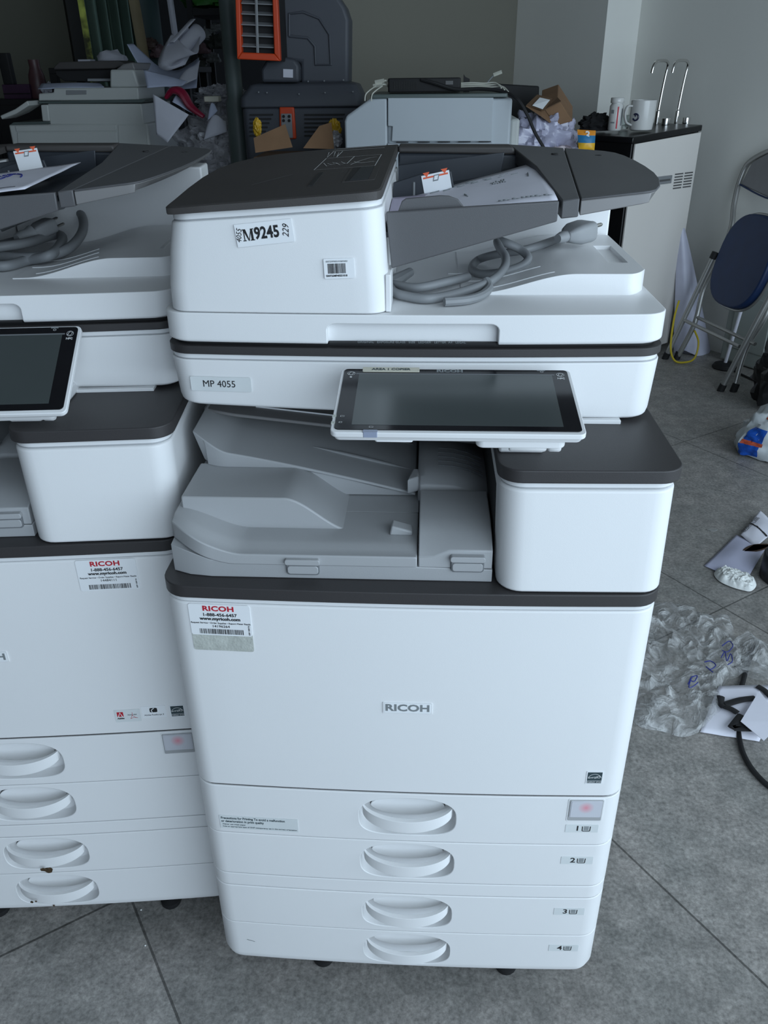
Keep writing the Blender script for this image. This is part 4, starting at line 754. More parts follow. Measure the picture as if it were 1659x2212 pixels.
# ---- things on the dispenser
def topz(p): return 1.068
M['ceramic'] = mat('glazed_white', (0.66, 0.66, 0.64), 0.18, noise=(6, 0.02), spec=0.6)
def dwld(u, yl): p = dat(u, yl); return disp.matrix_world @ Vector((p.x, yl, 0))
p_ = dwld(1386, 0.085)
mug = thing('mug', 'white ceramic mug with dark ring logo on the water dispenser top', 'mug', (p_.x, p_.y, 1.070))
q = MB(); q.lathe([(0.044, 0.0), (0.050, 0.004), (0.0555, 0.06), (0.0560, 0.122), (0.0535, 0.124), (0.0525, 0.118), (0.050, 0.02), (0.002, 0.012)], 'ceramic', 32); q.build('body', mug, ang=50)
q = MB(); q.tube(catmull([(-0.050, -0.012, 0.100), (-0.075, -0.018, 0.098), (-0.084, -0.020, 0.07), (-0.074, -0.018, 0.035), (-0.048, -0.012, 0.022)], 6), 0.0070, 'ceramic', n=10, squash=(1.4, 0.8)); q.build('handle', mug)
M['navy'] = mat('logo_navy', (0.01, 0.015, 0.05), 0.3, noise=(20, 0.1)); q = MB()
for a0, a1, rr, cz0 in ((-2.7, 2.3, 0.0135, 0.056),):
    pts_ = []
    for t in np.linspace(a0, a1, 18): ang = -PI / 2 - 0.75 + (rr * math.cos(t)) / 0.056; pts_.append((0.0572 * math.cos(ang), 0.0572 * math.sin(ang), cz0 + rr * math.sin(t)))
    q.tube(pts_, 0.0035, 'navy', n=6)
q.tube([(0.0572 * math.cos(-PI / 2 - 0.78), 0.0572 * math.sin(-PI / 2 - 0.78), z) for z in (0.058, 0.070)], 0.003, 'navy', n=6); q.build('ring_logo', mug)
p_ = dwld(1329, 0.170)
bt = thing('pill_bottle', 'small white bottle with red stripe label beside the mug', 'bottle', (p_.x, p_.y, 1.070))
q = MB(); q.lathe([(0.028, 0), (0.031, 0.004), (0.031, 0.100), (0.025, 0.108), (0.025, 0.112)], 'ceramic', 24); q.build('body', bt, ang=50)
q = MB(); q.lathe([(0.029, 0.112), (0.030, 0.114), (0.030, 0.132), (0.028, 0.134)], 'ceramic', 24); q.build('cap', bt, ang=50)
q = MB()
for ang, mt_, z0, z1, wd_ in ((-PI / 2 + 0.05, 'inkr', 0.008, 0.098, 0.10), (-PI / 2 - 0.75, 'inkg', 0.07, 0.085, 0.22), (-PI / 2 + 0.75, 'inkg', 0.02, 0.09, 0.12), (-PI / 2 - 0.6, 'inkg', 0.03, 0.036, 0.3)):
    q.add([(0.0316 * math.cos(ang + s), 0.0316 * math.sin(ang + s), z) for z in (z0, z1) for s in (-wd_, 0, wd_)], [(0, 1, 4, 3), (1, 2, 5, 4)], mt_)
q.build('label', bt)
M['glass'] = mat('clear_glass', (0.9, 0.95, 0.95), 0.05, trans=1.0, ior=1.3, noise=(6, 0.02))
p_ = dwld(1350, 0.200); q = MB(); q.lathe([(0.020, 0), (0.023, 0.003), (0.024, 0.05), (0.020, 0.058), (0.018, 0.058), (0.021, 0.048), (0.020, 0.008), (0.002, 0.006)], 'glass', 20, Matrix.Translation((p_.x, p_.y + 0.02, 1.070))); tag(q.build('glass_jar'), 'small clear glass jar between white bottle and mug', 'jar')
# crumpled things helper
def crumple(name, c, rx, ry, rz, mt, label, cat, amp=0.35, s=3.0, seed=1.0, nu=44, nv=26, flat=True, rot=0.0, group=None, fold=0.0):
    q = MB(); ca, sa = math.cos(rot), math.sin(rot)
    def f(u, v):
        t, ph = 2 * PI * u, PI * v; d = Vector((math.sin(ph) * math.cos(t), math.sin(ph) * math.sin(t), math.cos(ph)))
        k = 1 + amp * (nz(d, s, seed) + 0.5 * nz(d, s * 2.3, seed + 5) + 0.28 * abs(nz(d, s * 5, seed + 9)))
        if fold: k -= fold * abs(nz(d, s * 3.1, seed + 3))
        x, y, z = d.x * rx * k, d.y * ry * k, d.z * rz * k
        if flat: z = max(z, -rz * 0.55)
        return Vector((c[0] + x * ca - y * sa, c[1] + x * sa + y * ca, c[2] + z))
    vs = [f(i / nu, j / nv) for j in range(1, nv) for i in range(nu)]; k_ = len(vs); vs += [f(0, 0), f(0, 1)]; fs = []
    for j in range(nv - 2):
        for i in range(nu): fs.append((j * nu + i, j * nu + (i + 1) % nu, (j + 1) * nu + (i + 1) % nu, (j + 1) * nu + i))
    for i in range(nu): fs.append((k_, (i + 1) % nu, i)); fs.append((k_ + 1, (nv - 2) * nu + i, (nv - 2) * nu + (i + 1) % nu))
    q.add(vs, fs, mt); o = q.build(name, ang=48)
    return tag(o, label, cat, group)
M['cloth'] = mat('black_cloth', (0.006, 0.006, 0.007), 0.9, noise=(30, 0.3))
p_ = dwld(1288, 0.270); crumple('cloth', (p_.x, p_.y, 1.090), 0.075, 0.045, 0.045, 'cloth', 'crumpled black cloth at the back left corner of the dispenser top', 'cloth', seed=4, fold=0.3)
# snack packet standing against the dispenser side
M['snack'] = mat('packet_orange', (0.75, 0.28, 0.03), 0.3, noise=(14, 0.25)); M['snackb'] = mat('packet_blue', (0.02, 0.18, 0.38), 0.3, noise=(14, 0.2)); M['snacky'] = mat('packet_yellow', (0.75, 0.42, 0.02), 0.3, noise=(20, 0.15))
# low cupboard left of the dispenser carrying bags
M['darkbox'] = mat('dark_storage', (0.010, 0.010, 0.011), 0.7, noise=(6, 0.3))
cbx = thing('low_cabinet', 'low black cabinet left of the dispenser under the bags', 'cabinet', (0.54, 3.2, 0))
q = MB(); q.box(-0.160, 0.155, -0.20, 0.26, 0.04, 0.895, 'darkbox'); q.build('body', cbx, bevel=0.004); q = MB(); q.box(-0.165, 0.160, -0.22, 0.265, 0.895, 0.915, 'darkbox'); q.build('worktop', cbx, bevel=0.003)
for x0 in (-0.155, 0.002):
    q = MB(); q.box(x0, x0 + 0.152, -0.212, -0.200, 0.08, 0.87, 'darkbox'); q.build('door', cbx, bevel=0.003)
def packet():
    a_, b_, c_, d_ = aY(1250, 325, 3.02), aY(1284, 325, 3.02), aY(1287, 282, 3.04), aY(1247, 280, 3.04)
    q = MB(); W_ = (b_ - a_).length; H_ = (d_ - a_).length
    def f(u, v, s=1):
        p = a_ * (1 - u) * (1 - v) + b_ * u * (1 - v) + c_ * u * v + d_ * (1 - u) * v
        return p + Vector((0, -s * 0.016 * math.sin(PI * u) ** 0.6 * math.sin(PI * min(1, max(0, v))) ** 0.5 + 0.002 * nz((u * 5, v * 5, 0)), 0))
    q.grid(lambda u, v: f(u, v * 0.38), 10, 5, 'snacky'); q.grid(lambda u, v: f(u, 0.38 + v * 0.37), 10, 5, 'snackb'); q.grid(lambda u, v: f(u, 0.75 + v * 0.25), 10, 4, 'snack'); q.grid(lambda u, v: f(1 - u, v, -1), 10, 10, 'snack')
    T = Matrix.Translation(f(0.52, 0.80) + Vector((0, -0.004, -0.005))) @ Matrix.Rotation(PI / 2, 4, 'X'); q.text('3', 0.045, 'inkw', T, bold=0.001)
    return q.build('snack_packet')
tag(packet(), 'colourful orange, blue and yellow snack packet standing by the black dispenser side', 'packet')
zc_ = 0.915
def plastic(name, tint, glossy, alpha, seed=0.0, sc=18):
    m = bpy.data.materials.new(name); m.use_nodes = True; nt = m.node_tree; N = nt.nodes.new; Lk = nt.links.new; nt.nodes.clear()
    out = N('ShaderNodeOutputMaterial'); tr = N('ShaderNodeBsdfTransparent'); p = N('ShaderNodeBsdfPrincipled'); mx = N('ShaderNodeMixShader')
    p.inputs['Base Color'].default_value = (*tint, 1); p.inputs['Roughness'].default_value = glossy; p.inputs['Specular IOR Level'].default_value = 1.0
    tc = N('ShaderNodeTexCoord'); n = N('ShaderNodeTexNoise'); n.inputs['Scale'].default_value = sc; n.inputs['Detail'].default_value = 7; n.inputs['Distortion'].default_value = 1.6; Lk(tc.outputs['Object'], n.inputs[0])
    bu = N('ShaderNodeBump'); bu.inputs['Strength'].default_value = 1.0; bu.inputs['Distance'].default_value = 0.03; Lk(n.outputs[0], bu.inputs['Height']); Lk(bu.outputs[0], p.inputs['Normal'])
    r = N('ShaderNodeValToRGB'); r.color_ramp.elements[0].position = 0.42; r.color_ramp.elements[1].position = 0.66; a0, a1 = alpha
    r.color_ramp.elements[0].color = (a0, a0, a0, 1); r.color_ramp.elements[1].color = (a1, a1, a1, 1); Lk(n.outputs[0], r.inputs[0]); Lk(r.outputs[0], mx.inputs[0])
    Lk(tr.outputs[0], mx.inputs[1]); Lk(p.outputs[0], mx.inputs[2]); Lk(mx.outputs[0], out.inputs[0]); return m
M['clear'] = plastic('clear_film', (0.70, 0.71, 0.71), 0.14, (0.16, 0.66)); M['haze'] = plastic('hazy_film', (0.58, 0.58, 0.62), 0.22, (0.35, 0.9), sc=9); M['lilac'] = mat('lilac_film', (0.40, 0.40, 0.52), 0.25, noise=(12, 0.25), bump=0.8, bscale=25, spec=0.8)
M['carton'] = mat('brown_cardboard', (0.22, 0.125, 0.065), 0.85, noise=(9, 0.12)); M['cartondk'] = mat('cardboard_inside', (0.13, 0.075, 0.04), 0.9, noise=(9, 0.12))
M['pinkbag'] = mat('pale_pink_film', (0.42, 0.36, 0.38), 0.35, noise=(14, 0.2), bump=0.6, bscale=30)
p_ = aY(1165, 262, 3.05); crumple('plastic_bag', (p_.x + 0.02, 3.14, 1.035), 0.155, 0.10, 0.125, 'lilac', 'shiny lilac plastic bag slumped below the torn cardboard box', 'bag', seed=7, amp=0.34, fold=0.16, s=3.2, nu=70, nv=40)
p_ = aY(1195, 292, 3.0); crumple('plastic_bag', (p_.x + 0.03, 3.08, 0.965), 0.17, 0.10, 0.062, 'pinkbag', 'pale pink plastic bag lying flat under the lilac one', 'bag', seed=9, amp=0.35, fold=0.2)
# torn box balanced on the bags
def carton(name, corners, h, mt, label, extra=None):
    q = MB(); q.loft([[Vector(c) for c in corners], [Vector(c) + Vector(h) for c in corners]], mt); o = q.build(name, bevel=0.002, smooth=False)
    tag(o, label, 'box'); return o
c0 = [aY(1200, 272, 3.10), aY(1237, 262, 3.10), aY(1205, 212, 3.10), aY(1168, 225, 3.10)]
bx = thing('cardboard_box', 'torn brown cardboard box with white label tilted on the bags', 'box', c0[0]); O_ = Vector(c0[0])
q = MB(); q.loft([[Vector(c) - O_ for c in c0], [Vector(c) - O_ + Vector((0.02, 0.16, 0.05)) for c in c0]], 'carton'); q.build('box_wall', bx, bevel=0.003, smooth=False)
def quadp(name, P_, mt, par, th=0.004):
    q = MB(); q.add([Vector(p) - O_ for p in P_], [(0, 1, 2, 3)], mt); o = q.build(name, par, smooth=False); md = o.modifiers.new('t', 'SOLIDIFY'); md.thickness = th; return o
quadp('flap', [aY(1168, 225, 3.09), aY(1200, 272, 3.09), aY(1170, 250, 3.02), aY(1137, 228, 3.04)], 'carton', bx)
quadp('flap', [aY(1137, 228, 3.04), aY(1175, 240, 3.03), aY(1193, 214, 3.10), aY(1160, 206, 3.12)], 'cartondk', bx)
quadp('flap', [aY(1205, 212, 3.10), aY(1168, 225, 3.10), aY(1180, 236, 3.06), aY(1212, 220, 3.06)], 'cartondk', bx)
quadp('shipping_label', [aY(1150, 228, 3.028), aY(1172, 236, 3.018), aY(1188, 216, 3.075), aY(1166, 211, 3.09)], 'label', bx, 0.001)
# dark monitor behind
mo = thing('monitor', 'black monitor seen from behind between rear copier and cardboard box', 'monitor', (0.42, 3.42, 0.915)); O_ = Vector((0.42, 3.42, 0.915))
P_ = [aY(1060, 268, 3.36), aY(1163, 268, 3.42), aY(1165, 186, 3.42), aY(1060, 180, 3.36)]
q = MB(); q.loft([[Vector(p) - O_ for p in P_], [Vector(p) - O_ + Vector((0, 0.04, 0)) for p in P_]], 'blackm'); q.build('panel', mo, bevel=0.006)
q = MB(); q.box(-0.09, 0.07, -0.02, 0.12, 0.0, 0.012, 'blackm'); q.box(-0.03, 0.01, 0.0, 0.03, 0.0, 0.14, 'blackm'); q.build('stand', mo)
# ================================================================ FOLDED CHAIR AND FLOOR THINGS AT THE RIGHT
M['tube'] = mat('grey_metal_tube', (0.36, 0.36, 0.35), 0.35, 0.6, noise=(9, 0.05)); M['navyseat'] = mat('navy_vinyl', (0.004, 0.022, 0.085), 0.5, noise=(20, 0.1)); M['navyback'] = mat('grey_vinyl', (0.24, 0.24, 0.25), 0.6, noise=(20, 0.05))
F_ = Vector((1.300, 3.335, 0)); G_ = Vector((1.435, 2.860, 0)); wd_ = (G_ - F_).normalized(); hh_ = Vector((-wd_.y, wd_.x, 0)); 
if hh_.dot(Vector((A[0], A[1], 0))) < 0: hh_ = -hh_
lt_a = math.radians(14); upv = Vector((0, 0, 1)) * math.cos(lt_a) + hh_ * math.sin(lt_a); nrm_ = hh_ * math.cos(lt_a) - Vector((0, 0, 1)) * math.sin(lt_a)
ch = thing('folding_chair', 'folded metal chair with navy vinyl seat leaning against the right wall', 'chair', F_)
def cpt(u, v, off=0.0): p = aP(u, v, F_ - nrm_ * off, nrm_); d = p - F_; return d.dot(wd_), d.dot(upv)
def cw(s, t, off=0.0): return wd_ * s + upv * t - nrm_ * off
CWd = (G_ - F_).length; sc_ = CWd / 2
chain = [(0.0, 0.0)] + [cpt(u, v) for u, v in ((1500, 700), (1520, 625), (1560, 545), (1580, 490), (1586, 440), (1600, 385), (1625, 345))]
sc_ = CWd / 2; chain = [(s, t) for s, t in chain]; top_t = cpt(1659, 318)[1] + 0.02
full = chain + [(sc_ * 0.75, top_t), (sc_ * 1.25, top_t)] + [(CWd - s, t) for s, t in reversed(chain)]
q = MB(); q.tube(catmull([cw(s, t) for s, t in full], 7), 0.0125, 'tube', n=12); q.build('back_frame', ch)
s1, t1 = cpt(1543, 548, 0.075)
for s0, s_ in ((-0.075, 0), (CWd - 0.075 + 0.01, CWd)):
    lo = cpt(1435, 778, 0.05); hi = cpt(1543, 550, 0.05); dx = 0 if s_ == 0 else CWd
    P_ = [cw(lo[0] + dx, lo[1], 0.05), cw(hi[0] + dx, hi[1], 0.05)]
    q = MB(); q.tube(P_, 0.0125, 'tube', n=12); q.build('leg', ch)
    q = MB(); q.tube([P_[0] + (P_[0] - P_[1]).normalized() * 0.008, P_[0] - (P_[0] - P_[1]).normalized() * 0.04], 0.0165, 'blackm', n=12); q.build('foot_cap', ch)
    q = MB(); q.tube([P_[1] + (P_[1] - P_[0]).normalized() * 0.012, P_[1] - (P_[1] - P_[0]).normalized() * 0.02], 0.0160, 'blackm', n=12); q.build('top_cap', ch)
    q = MB(); bt_ = cw(s_, 0.0); q.tube([bt_ - upv * 0.004, bt_ + upv * 0.038], 0.0165, 'blackm', n=12); q.build('foot_cap', ch)
for (ua, va, off) in ((1505, 685, 0.0), (1475, 690, 0.05)):
    s_a, t_a = cpt(ua, va, off); q = MB(); q.tube([cw(s_a, t_a, off), cw(s_a + CWd - 0.02, t_a, off)], 0.0085, 'tube', n=10); q.build('cross_bar', ch)
# seat folded up, seen from below: rounded navy shape with metal rim
sx0, sz0 = cpt(1525, 630, 0.04); sxc = cpt(1620, 560, 0.04)
seat_o = []
s_l = cpt(1527, 625, 0.04)[0]; t_tp = cpt(1635, 468, 0.04)[1]; t_bt = cpt(1612, 675, 0.04)[1]; cs, ct, hx_, hy_ = sc_ + 0.005, (t_tp + t_bt) / 2, min(0.262, sc_ + 0.018 - s_l), (t_tp - t_bt) / 2 + 0.012
for i in range(40):
    t = 2 * PI * i / 40; e = 2 / 2.6; seat_o.append((cs + hx_ * math.copysign(abs(math.cos(t)) ** e, math.cos(t)), ct + hy_ * math.copysign(abs(math.sin(t)) ** e, math.sin(t))))
q = MB(); q.loft([[cw(s, t, 0.010) for s, t in seat_o], [cw(s, t, 0.050) for s, t in seat_o]], 'navyseat'); q.build('seat', ch, bevel=0.010, seg=3)
q = MB(); q.tube(catmull([cw(cs + (s - cs) * 1.02, ct + (t - ct) * 1.02, 0.012) for s, t in seat_o], 2, True), 0.007, 'tube', n=8); q.build('seat_rim', ch)
ba_ = (0, cpt(1604, 400)[1])
xx_ = cpt(1600, 400)[0] + 0.012
bo = [(xx_, ba_[1]), (sc_, ba_[1] - 0.035), (CWd - xx_, ba_[1]), (CWd - xx_ - 0.02, top_t - 0.09), (CWd - 0.14, top_t - 0.02), (0.14, top_t - 0.02), (xx_ + 0.02, top_t - 0.09)]
q = MB(); q.loft([[cw(s, t, -0.012) for s, t in bo], [cw(s, t, 0.012) for s, t in bo]], 'navyback'); q.build('backrest', ch, bevel=0.006, seg=3)
q = MB(); q.tube(catmull([cw(s, t, 0.014) for s, t in bo[:3]], 6), 0.004, 'navyseat', n=6); q.build('piping', ch)
# rolled sheet behind the chair
M['film'] = mat('white_film', (0.55, 0.56, 0.68), 0.35, noise=(8, 0.06), bump=0.3, bscale=20)
q = MB(); rs = []
for k in range(15):
    t = k / 14; c_ = Vector((1.262, 3.50, 0.655)).lerp(Vector((1.412, 3.44, 0.0)), t); r = 0.006 + 0.080 * t ** 0.8
    rs.append([(c_.x + r * math.cos(a_) * (1 + 0.18 * math.sin(3 * a_)), c_.y + 0.55 * r * math.sin(a_), c_.z + 0.02 * math.sin(2 * a_) * t + (0.004 if k == 14 else 0)) for a_ in [2 * PI * i / 22 for i in range(22)]])
q.loft(rs, 'film'); tag(q.build('sheet_roll'), 'rolled white plastic sheet standing in a cone behind the folded chair', 'roll')
M['yel'] = mat('yellow_cable', (0.55, 0.42, 0.02), 0.45, noise=(20, 0.05))
q = MB(); q.tube(catmull([(1.255, 3.30, 0.31), (1.245, 3.30, 0.22), (1.245, 3.28, 0.08), (1.275, 3.27, 0.012), (1.335, 3.26, 0.010), (1.375, 3.28, 0.03), (1.385, 3.30, 0.10), (1.355, 3.30, 0.16)], 8), 0.005, 'yel', n=8); tag(q.build('cable'), 'thin yellow cable looped on the floor by the dispenser', 'cable')
lampp = thing('stand_pole', 'thin white pole on a round black base behind the folded chair', 'stand', (1.500, 3.20, 0))
q = MB(); q.lathe([(0.055, 0), (0.060, 0.006), (0.050, 0.022), (0.012, 0.028)], 'blackm', 24); q.build('base', lampp, ang=40)
q = MB(); q.tube([(0, 0, 0.02), (0.06, 0.05, 0.42)], 0.008, 'paper', n=10); q.build('pole', lampp)
q = MB(); q.tube(catmull([(1.505, 3.18, 0.01), (1.54, 3.10, 0.006), (1.58, 2.99, 0.006), (1.60, 2.95, 0.006)], 6), 0.005, 'blackm', n=8); tag(q.build('cable'), 'black cable trailing from the round black stand base', 'cable')
M['greenish'] = mat('pale_green_case', (0.30, 0.33, 0.31), 0.5, noise=(4, 0.04))
cs_ = thing('storage_case', 'pale grey-green plastic case against the wall behind the chair', 'case', ab(3.17, (lambda p: p.x * B[0] + p.y * B[1])(aP(1612, 775, ab(3.17, 0), (A[0], A[1], 0)))), math.radians(-55))
q = MB(); q.box(-0.14, 0.14, -0.02, 0.05, 0.004, 0.40, 'greenish'); q.build('case_shell', cs_, bevel=0.012, seg=3)
q = MB(); q.box(-0.10, 0.10, -0.026, -0.018, 0.08, 0.34, 'greenish'); q.build('lid_panel', cs_, bevel=0.006)
M['binbag'] = mat('black_film', (0.006, 0.006, 0.007), 0.28, noise=(12, 0.3), bump=0.9, bscale=16, spec=0.6)
crumple('rubbish_bag', (1.575, 2.67, 0.14), 0.13, 0.15, 0.215, 'binbag', 'full black rubbish bag on the floor beside the folded chair', 'bag', seed=12, amp=0.35, fold=0.2)
M['white_bag'] = mat('white_carrier_film', (0.62, 0.66, 0.68), 0.3, noise=(10, 0.12), bump=0.5, bscale=22, spec=0.7)
# carrier bag with blue and orange print
pb = thing('carrier_bag', 'white plastic carrier bag with blue and orange print on the floor', 'bag', (1.36, 2.17, 0))
def bagf(u, v):
    t, ph = 2 * PI * u, PI * v; d = Vector((math.sin(ph) * math.cos(t), math.sin(ph) * math.sin(t), math.cos(ph)))
    k = 1 + 0.20 * (nz(d, 2.6, 21) + 0.35 * nz(d, 6, 26)) - 0.06 * abs(nz(d, 9, 3)); w_ = 1 + 0.5 * max(0, -d.x) * max(0, 0.4 - d.z)
    return Vector((d.x * 0.115 * k * w_, d.y * 0.125 * k, max(0.004, 0.075 + d.z * 0.115 * k)))
q = MB(); q.grid(bagf, 48, 28, 'white_bag'); q.build('bag_body', pb)
def patch(u0, u1, v0, v1, mt, name, off=0.003):
    q = MB(); q.grid(lambda a_, b_: (lambda p: p + (p - Vector((0, 0, 0.07))).normalized() * off)(bagf(u0 + (u1 - u0) * a_, v0 + (v1 - v0) * b_)), 8, 8, mt); q.build(name, pb)
M['printb'] = mat('print_blue', (0.01, 0.08, 0.42), 0.35, noise=(60, 0.3)); M['printo'] = mat('print_orange', (0.55, 0.10, 0.05), 0.35, noise=(60, 0.3))
patch(0.555, 0.635, 0.36, 0.50, 'printb', 'blue_print'); patch(0.55, 0.64, 0.50, 0.545, 'printo', 'orange_print'); patch(0.545, 0.63, 0.545, 0.68, 'printb', 'blue_print'); patch(0.58, 0.66, 0.20, 0.24, 'printo', 'orange_print')
def fl(x, y, z=0.002): return Vector((x, y, z))
# papers on the floor
def fpts(*uv, z=0.003): return [aZ(u, v, z) for u, v in uv]
c_ = fpts((1521, 1222), (1608, 1262), (1650, 1195), (1590, 1158))
sheet('paper_sheet', [c_[0], c_[1] + Vector((0, 0, 0.004)), c_[2] + Vector((0, 0, 0.012)), c_[3] + Vector((0, 0, 0.006))], 'paper2', label='folded lilac-white sheet on the floor with tissue on its near edge', bulge=0.014)
def folded_text(q, f):
    pline(q, f, 0.02, 0.46, 0.98, 0.50, 0.0055, 'ink', dz=0.0012)
c_ = [aZ(1600, 1155, 0.016), aZ(1632, 1182, 0.014), aZ(1682, 1140, 0.014), aZ(1642, 1102, 0.018)]
o_ = sheet('paper_sheet', c_, 'paper', label='white printed sheet with thick black line, upper one of the floor papers', bulge=0.006, texts=(folded_text,))
q = MB(); T = Matrix.Translation(aZ(1622, 1133, 0.0235)) @ Matrix.Rotation(math.atan2(*(lambda d: (d.y, d.x))(aZ(1642, 1112, 0.02) - aZ(1602, 1150, 0.02))), 4, 'Z'); q.text('RICOH IM C3000', 0.019, 'ink', T, sx=0.9); q.build('print', o_, smooth=False)
M['tissue'] = mat('tissue', (0.80, 0.82, 0.80), 0.9, noise=(20, 0.06), bump=0.8, bscale=70)
M['leaf'] = mat('brown_leather', (0.06, 0.028, 0.010), 0.55, noise=(20, 0.3))
a_, b_ = aZ(1602, 1194, 0.016), aZ(1665, 1178, 0.018); q = MB(); d_ = (b_ - a_); s_ = Vector((-d_.y, d_.x, 0)).normalized()
L_ = [a_ + d_ * t + s_ * 0.018 * math.sin(PI * t) ** 0.8 for t in np.linspace(0, 1, 12)]; R_ = [a_ + d_ * t - s_ * 0.012 * math.sin(PI * t) ** 0.8 for t in np.linspace(1, 0, 12)]
PL_ = [(p.x, p.y) for p in L_[::-1]] + [(p.x, p.y) for p in R_[1:-1]]; q.prism(PL_[::-1], 0.017, 0.023, 'leaf'); tag(q.build('leather_strip', bevel=0.001), 'pointed brown leather strip across the folded lilac sheet', 'strip')
M['tape'] = mat('black_tape_roll', (0.010, 0.012, 0.016), 0.4, noise=(9, 0.2)); M['tapeg'] = mat('grey_tape_face', (0.17, 0.18, 0.19), 0.55, noise=(40, 0.12))
p_ = aZ(1668, 1262, 0.0); rl = thing('tape_roll', 'thick black roll standing on the floor at the right edge', 'roll', (p_.x + 0.052, p_.y + 0.03, 0))
q = MB(); q.lathe([(0.028, 0.0), (0.072, 0.0), (0.075, 0.004), (0.075, 0.075), (0.072, 0.078), (0.066, 0.078)], 'tape', 36); q.build('roll_side', rl, ang=45); q = MB(); q.lathe([(0.066, 0.077), (0.066, 0.079), (0.030, 0.079), (0.028, 0.074), (0.028, 0.002)], 'tapeg', 36, cap=False); q.build('roll_face', rl, ang=45)
# scraps
M['scrap'] = mat('grey_scrap', (0.30, 0.30, 0.29), 0.8, noise=(40, 0.1))
q = MB(); p_ = aZ(1539, 1146, 0.0); q.prism([(p_.x + 0.016 * math.cos(t) * (1 + 0.3 * math.sin(3 * t)), p_.y + 0.008 * math.sin(t)) for t in np.linspace(0, 2 * PI, 13)[:-1]], 0.0005, 0.003, 'scrap'); tag(q.build('scrap'), 'small grey scrap on the bare floor near the papers', 'scrap')
for u, v, lb in ((305, 1966, 'tiny white crumb near the floor joint under the left copier'), (314, 2043, 'tiny white crumb beside the floor joint, nearer the viewer')):
    p_ = aZ(u, v, 0.0); q = MB(); q.lathe([(0.0012, 0.0), (0.0018, 0.001), (0.0008, 0.002)], 'tissue', 8, Matrix.Translation(p_)); tag(q.build('crumb'), lb, 'crumb')
# clear plastic film heap: crumpled height field inside an outline
def film_patch(name, uv, mt, label, cat, h=0.05, seed=0.0, s=14, z0=0.002, rings=26, k=6, group=None, dome=0.0):
    O = catmull([aZ(u, v, z0) for u, v in uv], k, True); c = sum(O, Vector()) / len(O); n = len(O); vs = []
    for r in range(rings + 1):
        t = r / rings
        for p in O:
            b_ = c.lerp(p, t); e = min(1, (1 - t) * 4) ** 0.5
            z = z0 + dome * math.sqrt(max(0, 1 - t * t)) + e * h * (0.30 + 0.9 * abs(nz((b_.x, b_.y, 0), s, seed)) + 0.75 * abs(nz((b_.x, b_.y, 0), s * 2.4, seed + 2)) + 0.4 * abs(nz((b_.x, b_.y, 0), s * 5, seed + 4)))
            j = 0.012 * e; vs.append((b_.x + j * nz((b_.x, b_.y, 1), 30, seed), b_.y + j * nz((b_.x, b_.y, 2), 30, seed + 1), max(z0, z)))
    fs = [(r * n + i, r * n + (i + 1) % n, (r + 1) * n + (i + 1) % n, (r + 1) * n + i) for r in range(rings) for i in range(n)]
    q = MB(); q.add(vs, fs, mt); o = q.build(name, ang=40); return tag(o, label, cat, group)
film_patch('plastic_film', [(1360, 1330), (1415, 1306), (1480, 1318), (1515, 1335), (1570, 1335), (1585, 1365), (1590, 1400), (1620, 1380), (1659, 1400), (1690, 1440), (1650, 1470), (1600, 1460), (1555, 1490), (1560, 1545), (1530, 1570), (1480, 1592), (1430, 1580), (1375, 1565), (1345, 1500), (1340, 1400)], 'clear', 'crumpled clear plastic film with blue scribble beside the front copier', 'plastic film', h=0.042, seed=5, s=8.5)
q = MB()
for S_ in ([(1560, 1395), (1575, 1385), (1583, 1395), (1572, 1408), (1560, 1405)], [(1558, 1420), (1566, 1408), (1570, 1428), (1578, 1412), (1582, 1428), (1572, 1436)], [(1522, 1430), (1535, 1428), (1546, 1437), (1535, 1446), (1525, 1440), (1540, 1452)], [(1494, 1462), (1506, 1460), (1500, 1472), (1492, 1470)], [(1486, 1478), (1494, 1462), (1488, 1484), (1498, 1482), (1508, 1474)]):
    q.tube(catmull([aZ(u, v, 0.062) for u, v in S_], 5), 0.0013, 'inkb', n=5)
tag(q.build('pen_scribble'), 'blue pen scribble written across the crumpled clear film', 'scribble')
film_patch('tissue', [(1542, 1238), (1556, 1228), (1575, 1232), (1600, 1240), (1625, 1250), (1634, 1264), (1622, 1277), (1600, 1274), (1575, 1266), (1552, 1254)], 'tissue', 'crumpled white tissue lying along the floor paper edge', 'tissue', h=0.011, seed=3, s=48, z0=0.004, rings=22, k=9, dome=0.014)
# paper with hand drawn arrows
c_ = [aZ(1512, 1582, 0.004), aZ(1640, 1602, 0.004), aZ(1700, 1480, 0.020), aZ(1552, 1482, 0.022)]
ap = sheet('paper_sheet', c_, 'paper', label='white paper with two thick black hand-drawn arrows near the clear film', bulge=0.006)
q = MB()
def arr(P_, w_): 
    q.tube(catmull([aZ(u, v, 0.026) for u, v in P_], 6), w_, 'ink', n=6, squash=(1, 0.25))
for P_ in ([(1632, 1508), (1600, 1512), (1566, 1522)], [(1557, 1504), (1556, 1518), (1564, 1528)], [(1564, 1526), (1580, 1532), (1593, 1540)], [(1670, 1548), (1630, 1560), (1584, 1572)], [(1602, 1545), (1590, 1560), (1580, 1573)], [(1584, 1573), (1610, 1574), (1632, 1574)], [(1636, 1482), (1652, 1492), (1668, 1508)]): arr(P_, 0.0090)
tag(q.build('arrow_drawing'), 'thick black arrows drawn on the white floor paper', 'drawing'); ob_ = bpy.context.scene.objects['arrow_drawing']; ob_.parent = ap
for k_ in ('label', 'category'): del ob_[k_]
